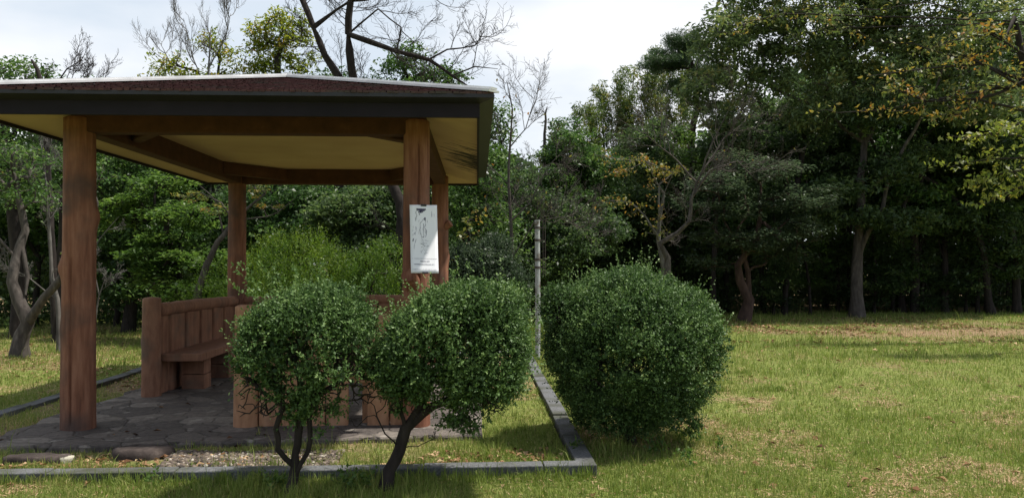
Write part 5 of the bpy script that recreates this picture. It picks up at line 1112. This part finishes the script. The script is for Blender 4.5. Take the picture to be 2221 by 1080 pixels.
# ------------------------------------------------------------------ grass, straw, leaves, gravel, stones
def ray_x(Y): return gx(-60, Y), gx(2290, Y)
rng = np.random.default_rng(99)
def blades(X, Y, Z, H, Wd, tint, rng, lean=0.35):
    n = len(X); a = rng.uniform(0, 2 * math.pi, n); c, s = np.cos(a), np.sin(a); b = rng.uniform(0, 2 * math.pi, n); l = H * np.abs(rng.normal(0, lean, n)); lx, ly = np.cos(b) * l, np.sin(b) * l
    P = np.stack([X, Y, Z], 1); w = Wd / 2
    def v(dx, dy, dz): return P + np.stack([dx, dy, dz], 1)
    V = np.stack([v(-c * w, -s * w, 0 * H), v(c * w, s * w, 0 * H), v(c * w * .8 + lx * .35, s * w * .8 + ly * .35, H * .55), v(-c * w * .8 + lx * .35, -s * w * .8 + ly * .35, H * .55), v(lx, ly, H * np.clip(1 - 0.5 * (l / H) ** 2, .4, 1))], 1).reshape(-1, 3)
    i = np.arange(n)[:, None] * 5
    return V, i + np.array([[0, 1, 2, 3]]), i + np.array([[3, 2, 4]]), np.repeat(tint, 5)
def scatter(n, y0, y1, seed, dens_pow=1.0):
    rg = np.random.default_rng(seed); Y = y0 * (y1 / y0) ** (rg.random(n) ** dens_pow); xl = (-60 - 1110.5) / F; xr = (2290 - 1110.5) / F
    t = np.tan(np.arctan(rg.uniform(xl, xr, n)) + math.radians(2.55)); X = t * Y; return X, Y, rg
BV = []; BQ = []; BT = []; TT = []; off = 0
def add_bl(r):
    global off
    V, q, t3, tt = r; BV.append(V); BQ.append(q + off); BT.append(t3 + off); TT.append(tt); off += len(V)
for n, y0, y1, seed in ((150000, 4.7, 8, 1), (110000, 8, 15, 2), (70000, 15, 24.5, 3)):
    X, Y, rg = scatter(n, y0, y1, seed)
    xin = (X > -4.91) & (X < .91) & (Y > 5.84) & (Y < 13.52); plat = (X > -4.17) & (X < 0.06) & (Y > 6.58 + .077 * (X + 4.12)) & (Y < 12.65)
    kerbm = xin & ((X < -4.74) | (X > .73) | (Y < 5.98) | (Y > 13.32)); grav = (X > gx(350, 6.1)) & (X < gx(720, 6.1)) & (Y < 6.62) & xin
    gr = np.where(xin, inner_green(X, Y), greenness(X, Y)) + rg.normal(0, .12, n)
    keep = ~plat & ~kerbm & (rg.random(n) < np.clip(gr * 1.25 + .1, .12, 1)) & ~(grav & (rg.random(n) < .6))
    keep &= ~(((X + 2.7) ** 2 / .1 + (Y - 6.30) ** 2 / .04 < 1) & xin)
    X, Y, gr, xin = X[keep], Y[keep], gr[keep], xin[keep]; m = len(X)
    Z = np.where(xin, inner_h(X, Y), ground_h(X, Y)) - .004
    straw = rg.random(m) < np.clip(.70 - gr * .75, .08, .9)
    H = rg.uniform(.018, .055, m) * (1 + .8 * (fbm(X * 2, Y * 2, 12) > .62)) * np.where(straw, .55, 1) * (1.0 + .5 * (Y > 12)) ; H = H * np.where(vn(X * 5, Y * 4, 61) > .66, 1.5, 1.0); H = np.where(rg.random(m) < .03, H * 2.3, H)
    Wd = rg.uniform(.003, .0055, m) * (1 + (Y - 4.7) * .10)
    tint = np.where(straw, rg.uniform(.68, 1, m), np.clip(rg.normal(.42 - .25 * (gr - .5), .14, m), 0, .66))
    add_bl(blades(X, Y, Z, H, Wd, tint, rg, .55))
# tufts along the kerbs and taller tufts
rg = np.random.default_rng(7)
def tuft(x, y, z, n, hmax, r, t0=.25, w=.006):
    a = rg.uniform(0, 6.28, n); q = r * np.sqrt(rg.random(n)); add_bl(blades(x + np.cos(a) * q, y + np.sin(a) * q, np.full(n, z - .005), hmax * rg.uniform(.35, 1, n), w * rg.uniform(.7, 1.3, n), np.clip(rg.normal(t0, .15, n), 0, .66), rg, .38))
for k in range(170):
    x = rg.uniform(-4.2, 1.1); tuft(x, 5.77 + .017 * (x + 5) - rg.random() * .10, -.09, int(rg.integers(8, 26)), rg.uniform(.07, .17), .06)
for k in range(120):
    x = rg.uniform(-4.0, .7); tuft(x, 5.99 + .019 * (x + 5) - .01 + rg.random() * .06, -.05, int(rg.integers(4, 14)), rg.uniform(.05, .11), .04)
for k in range(110):
    y = rg.uniform(6.2, 13.3); sd_ = .93 if rg.random() < .6 else .73; tuft(sd_ + rg.uniform(-.02, .03), y, -.08, int(rg.integers(4, 16)), rg.uniform(.05, .12), .05)
for px, py, h, n in ((990, 1060, .30, 2), (1000, 1040, .22, 3), (1160, 1000, .22, 4), (1215, 1000, .24, 6), (1245, 990, .2, 5), (1330, 1010, .22, 6), (1385, 1020, .2, 8), (1440, 1000, .2, 12), (1495, 1000, .3, 4), (1470, 1020, .18, 14), (860, 1050, .14, 16), (745, 1060, .12, 22), (760, 1050, .14, 14), (240, 1020, .16, 12), (130, 1010, .14, 6), (1020, 1010, .2, 4), (1100, 1000, .17, 6), (960, 1000, .16, 5), (1540, 1050, .14, 20), (1640, 1060, .14, 18), (1780, 990, .14, 14), (1890, 1000, .12, 14), (2050, 1040, .13, 20), (2190, 990, .12, 12), (1760, 1070, .12, 20), (2120, 900, .14, 12), (1950, 930, .10, 14), (1600, 880, .08, 20)):
    c = at(px, py, 10); t = (CAM_H + .1) / (CAM_H - c[2]); tuft(c[0] * t, c[1] * t, -.1, n, h, .035, .3, .008)
for px, py, h, n in ((560, 955, .2, 8), (575, 960, .18, 6), (1010, 990, .18, 6), (1080, 985, .2, 5), (1120, 980, .16, 4), (800, 980, .16, 4), (540, 990, .15, 5), (40, 950, .2, 4), (820, 985, .18, 4), (60, 985, .16, 6), (270, 790, .22, 12), (290, 785, .2, 10)):
    c = at(px, py, 10); t = (CAM_H + .05) / (CAM_H - c[2]); tuft(c[0] * t, c[1] * t, -.06, n, h, .03, .3, .007)
X, Y, _ = scatter(1500, 4.9, 15, 4242)
for x, y in zip(X, Y):
    if -4.95 < x < .95 and 5.7 < y < 13.6: continue
    if vn(x * 1.2, y * 1.2, 91) < .42: continue
    tuft(x, y, float(ground_h(x, y)), int(rg.integers(5, 18)), rg.uniform(.045, .11), rg.uniform(.02, .07), rg.uniform(.12, .5), .0055 * (1 + (y - 4.9) * .07))
# longer grass patch beyond the shelter and under the wood edge
for n, x0, x1, y0, y1, h in ((9000, -.6, 1.6, 13.6, 20, .16), (5000, 2.9, 3.9, 9.6, 11.2, .07), (6000, -12, -5, 12, 18.5, .09), (9000, 2, 18, 22, 26, .10)):
    X = rg.uniform(x0, x1, n); Y = rg.uniform(y0, y1, n)
    k = fbm(X * 1.5, Y * 1.5, 31) > .42; X, Y = X[k], Y[k]; m = len(X); add_bl(blades(X, Y, ground_h(X, Y), h * rg.uniform(.4, 1.1, m), .009 * rg.uniform(.7, 1.4, m), np.clip(rg.normal(.22, .14, m), 0, .66), rg, .4))
me = mesh('grass', np.concatenate(BV), [np.concatenate(BQ), np.concatenate(BT)], M_grass, np.concatenate(TT))
tag(link('grass', me), 'short green and straw-coloured grass over the lawn and round the kerbs', 'grass', kind='stuff')
# straw and leaf litter
def litter(n, fn, L, W, lm, name, label, cat, seed, tb=(.55, .2), lift=.012):
    rg = np.random.default_rng(seed); X, Y = fn(rg, n); xin = (X > -4.74) & (X < .72) & (Y > 6.0) & (Y < 13.3); plat = (X > -4.1) & (X < 0.02) & (Y > 6.66 + .077 * (X + 4.12)) & (Y < 12.5)
    Z = np.where(plat, .004, np.where(xin, inner_h(X, Y), ground_h(X, Y))) + lift * rg.random(n) + .003
    A = np.stack([X, Y, Z], 1); V, Q, t = leaves(A, 1, 0.0, L, W, rg, .82, 0, .5, np.clip(rg.normal(tb[0], tb[1], n), 0, 1), .05, fold=.3)
    tag(link(name, mesh(name, V, Q, lm, t)), label, cat, kind='stuff')
def f_lawn(rg, n):
    X, Y, _ = scatter(n * 8, 4.7, 23.5, int(rg.integers(1e6))); g = greenness(X, Y); ok = ~((X > -4.91) & (X < .91) & (Y > 5.80) & (Y < 13.52)) & (rg.random(len(X)) < np.clip(.75 - g, 0.02, 1)); return X[ok][:n], Y[ok][:n]
def f_fix(f):
    def h(rg, n):
        X, Y = f(rg, n)
        while len(X) < n: a, b = f(rg, n); X = np.concatenate([X, a]); Y = np.concatenate([Y, b])
        return X[:n], Y[:n]
    return h
litter(60000, f_fix(f_lawn), .058, .0065, M_litter, 'dry_straw', 'pale dry straw lying in the worn patches of the lawn', 'straw', 71, (.85, .13))
def f_wood(rg, n):
    X = rg.uniform(2.5, 17, n * 4); Y = 18.6 + rg.normal(0, 2.1, n * 4); ok = (Y > 13.5) & (Y < 25) & (fbm(X * .9, Y * .9, 51) > .48); return X[ok][:n], Y[ok][:n]
litter(3600, f_fix(f_wood), .085, .05, M_litter, 'leaf_litter', 'brown and tan fallen leaves spread before the dark wood', 'fallen leaves', 72, (.45, .28), .03)
litter(600, f_fix(f_lawn), .07, .04, M_litter, 'scattered_leaves', 'single brown leaves scattered over the open lawn', 'fallen leaves', 75, (.35, .25), .02)
def f_left(rg, n):
    a = rg.random(n) < .55
    return np.where(a, rg.uniform(-11, -4.9, n), rg.uniform(-4.75, .68, n)), np.where(a, rg.uniform(11, 18.5, n), np.where(rg.random(n) < .3, rg.uniform(6.03, 6.5, n), rg.uniform(9.2, 13.2, n)))
def f_left2(rg, n):
    X, Y = f_left(rg, n * 4); ok = ~((X > -4.2) & (X < .05) & (Y > 6.55) & (Y < 12.6)) & (fbm(X, Y, 52) > .44); return X[ok][:n], Y[ok][:n]
litter(3600, f_fix(f_left2), .060, .034, M_litter, 'leaf_litter', 'tan fallen leaves around the kerb and under the left trees', 'fallen leaves', 73, (.62, .25), .02)
def f_floor(rg, n): return rg.uniform(-4.1, -.1, n), rg.uniform(6.65, 11.5, n)
litter(60, f_floor, .06, .035, M_litter, 'floor_leaves', 'a few curled dead leaves on the stone floor of the shelter', 'fallen leaves', 74, (.2, .25), .01)

def weeds():
    rg = np.random.default_rng(17); A = []; Nn = []
    for px, py, n, r in ((600, 1062, 26, .10), (760, 1066, 30, .12), (790, 1060, 14, .06), (1480, 1010, 20, .08), (1500, 960, 26, .10), (1250, 985, 16, .06), (1420, 985, 24, .09), (1560, 985, 12, .06), (330, 1058, 10, .05)):
        c = at(px, py, 10); t = (CAM_H + .08) / (CAM_H - c[2])
        for k in range(n): A.append((c[0] * t + rg.normal(0, r * .6), c[1] * t + rg.normal(0, r * .5), -.07 + rg.random() * .09)); Nn.append((rg.normal(0, .5), rg.normal(0, .5), 1))
    A = np.array(A); Nn = np.array(Nn); V, Q, t = sprigs(A, Nn, 5, .07, .032, .018, rg, np.full(len(A), .45), .4, .7)
    tag(link('low_weeds', mesh('low_weeds', V, Q, M_lf_mid, t)), 'small broad-leaved weeds in the grass near the kerb and shrubs', 'weeds', kind='stuff')
weeds()
# gravel: lumpy pebbles
def pebbles(n, fn, rmin, rmax, name, label, seed, lm=M_pebble):
    rg = np.random.default_rng(seed); base = np.array([(1, 0, 0), (-1, 0, 0), (0, 1, 0), (0, -1, 0), (0, 0, 1), (0, 0, -1), (.62, .62, .5), (-.62, .62, .5), (.62, -.62, .5), (-.62, -.62, .5)], float)
    T = np.array([(0, 6, 4), (6, 2, 4), (2, 7, 4), (7, 1, 4), (1, 9, 4), (9, 3, 4), (3, 8, 4), (8, 0, 4), (0, 2, 6), (2, 1, 7), (1, 3, 9), (3, 0, 8)])
    X, Y = fn(rg, n); V = np.repeat(base[None], n, 0) * rg.uniform(.7, 1.25, (n, 10, 1)); S_ = rg.uniform(rmin, rmax, (n, 1, 3)) * [1.2, .9, .62]; V = V * S_; a = rg.uniform(0, 6.28, n); c, s = np.cos(a)[:, None], np.sin(a)[:, None]
    V = np.stack([V[..., 0] * c - V[..., 1] * s + X[:, None], V[..., 0] * s + V[..., 1] * c + Y[:, None], V[..., 2] + (inner_h(X, Y) + .008)[:, None] + rg.uniform(0, .015, n)[:, None]], -1)
    Fq = (T[None] + (np.arange(n) * 10)[:, None, None]).reshape(-1, 3)
    tag(link(name, mesh(name, V.reshape(-1, 3), Fq, lm, np.repeat(np.clip(rg.normal(.5, .28, n), 0, 1), 10))), label, 'gravel', kind='stuff')
def f_gr(rg, n): 
    X = rg.uniform(gx(345, 6.1), gx(730, 6.1), n); return X, 6.02 + .50 * rg.random(n) ** .8
pebbles(1900, f_gr, .011, .026, 'gravel', 'brown and pale gravel strip between the kerb and the stone floor', 81)
def rock(name, label, px, py, rx, ry, h, seed, zc=-.05):
    c = at(px, py, 10); t = (CAM_H - zc) / (CAM_H - c[2]); cx, cy = c[0] * t, c[1] * t; rg = np.random.default_rng(seed); n = 40; V = []; Fc = []
    for ring, (s, z) in enumerate(((1.0, -.06), (1.03, h * .4), (.97, h * .85), (.85, h), (.4, h * 1.05))):
        for k in range(n):
            a = k / n * 2 * math.pi; r = s * (1 + .16 * (vn(math.cos(a) * 2 + seed, math.sin(a) * 2, seed) - .5) * 2 + .05 * (vn(math.cos(a) * 7, math.sin(a) * 7 + ring * .3, seed + 1) - .5))
            V.append((math.cos(a) * rx * r, math.sin(a) * ry * r, z + .012 * (vn(a * 3, ring, seed + 2) - .5)))
    for r in range(4):
        for k in range(n): Fc.append((r * n + k, r * n + (k + 1) % n, (r + 1) * n + (k + 1) % n, (r + 1) * n + k))
    Fc.append(tuple(4 * n + k for k in range(n)))
    o = link(name, mesh(name, V, Fc, M_rock, smooth=True), loc=(cx, cy, zc - .005)); tag(o, label, 'stone')
rock('stepping_stone', 'thick oval dark stepping stone with a pale worn patch, beside the gravel', 308, 990, .225, .125, .085, 3)
rock('stepping_stone', 'flat low stepping stone sunk in the grass at the far left', 82, 999, .25, .085, .05, 4)
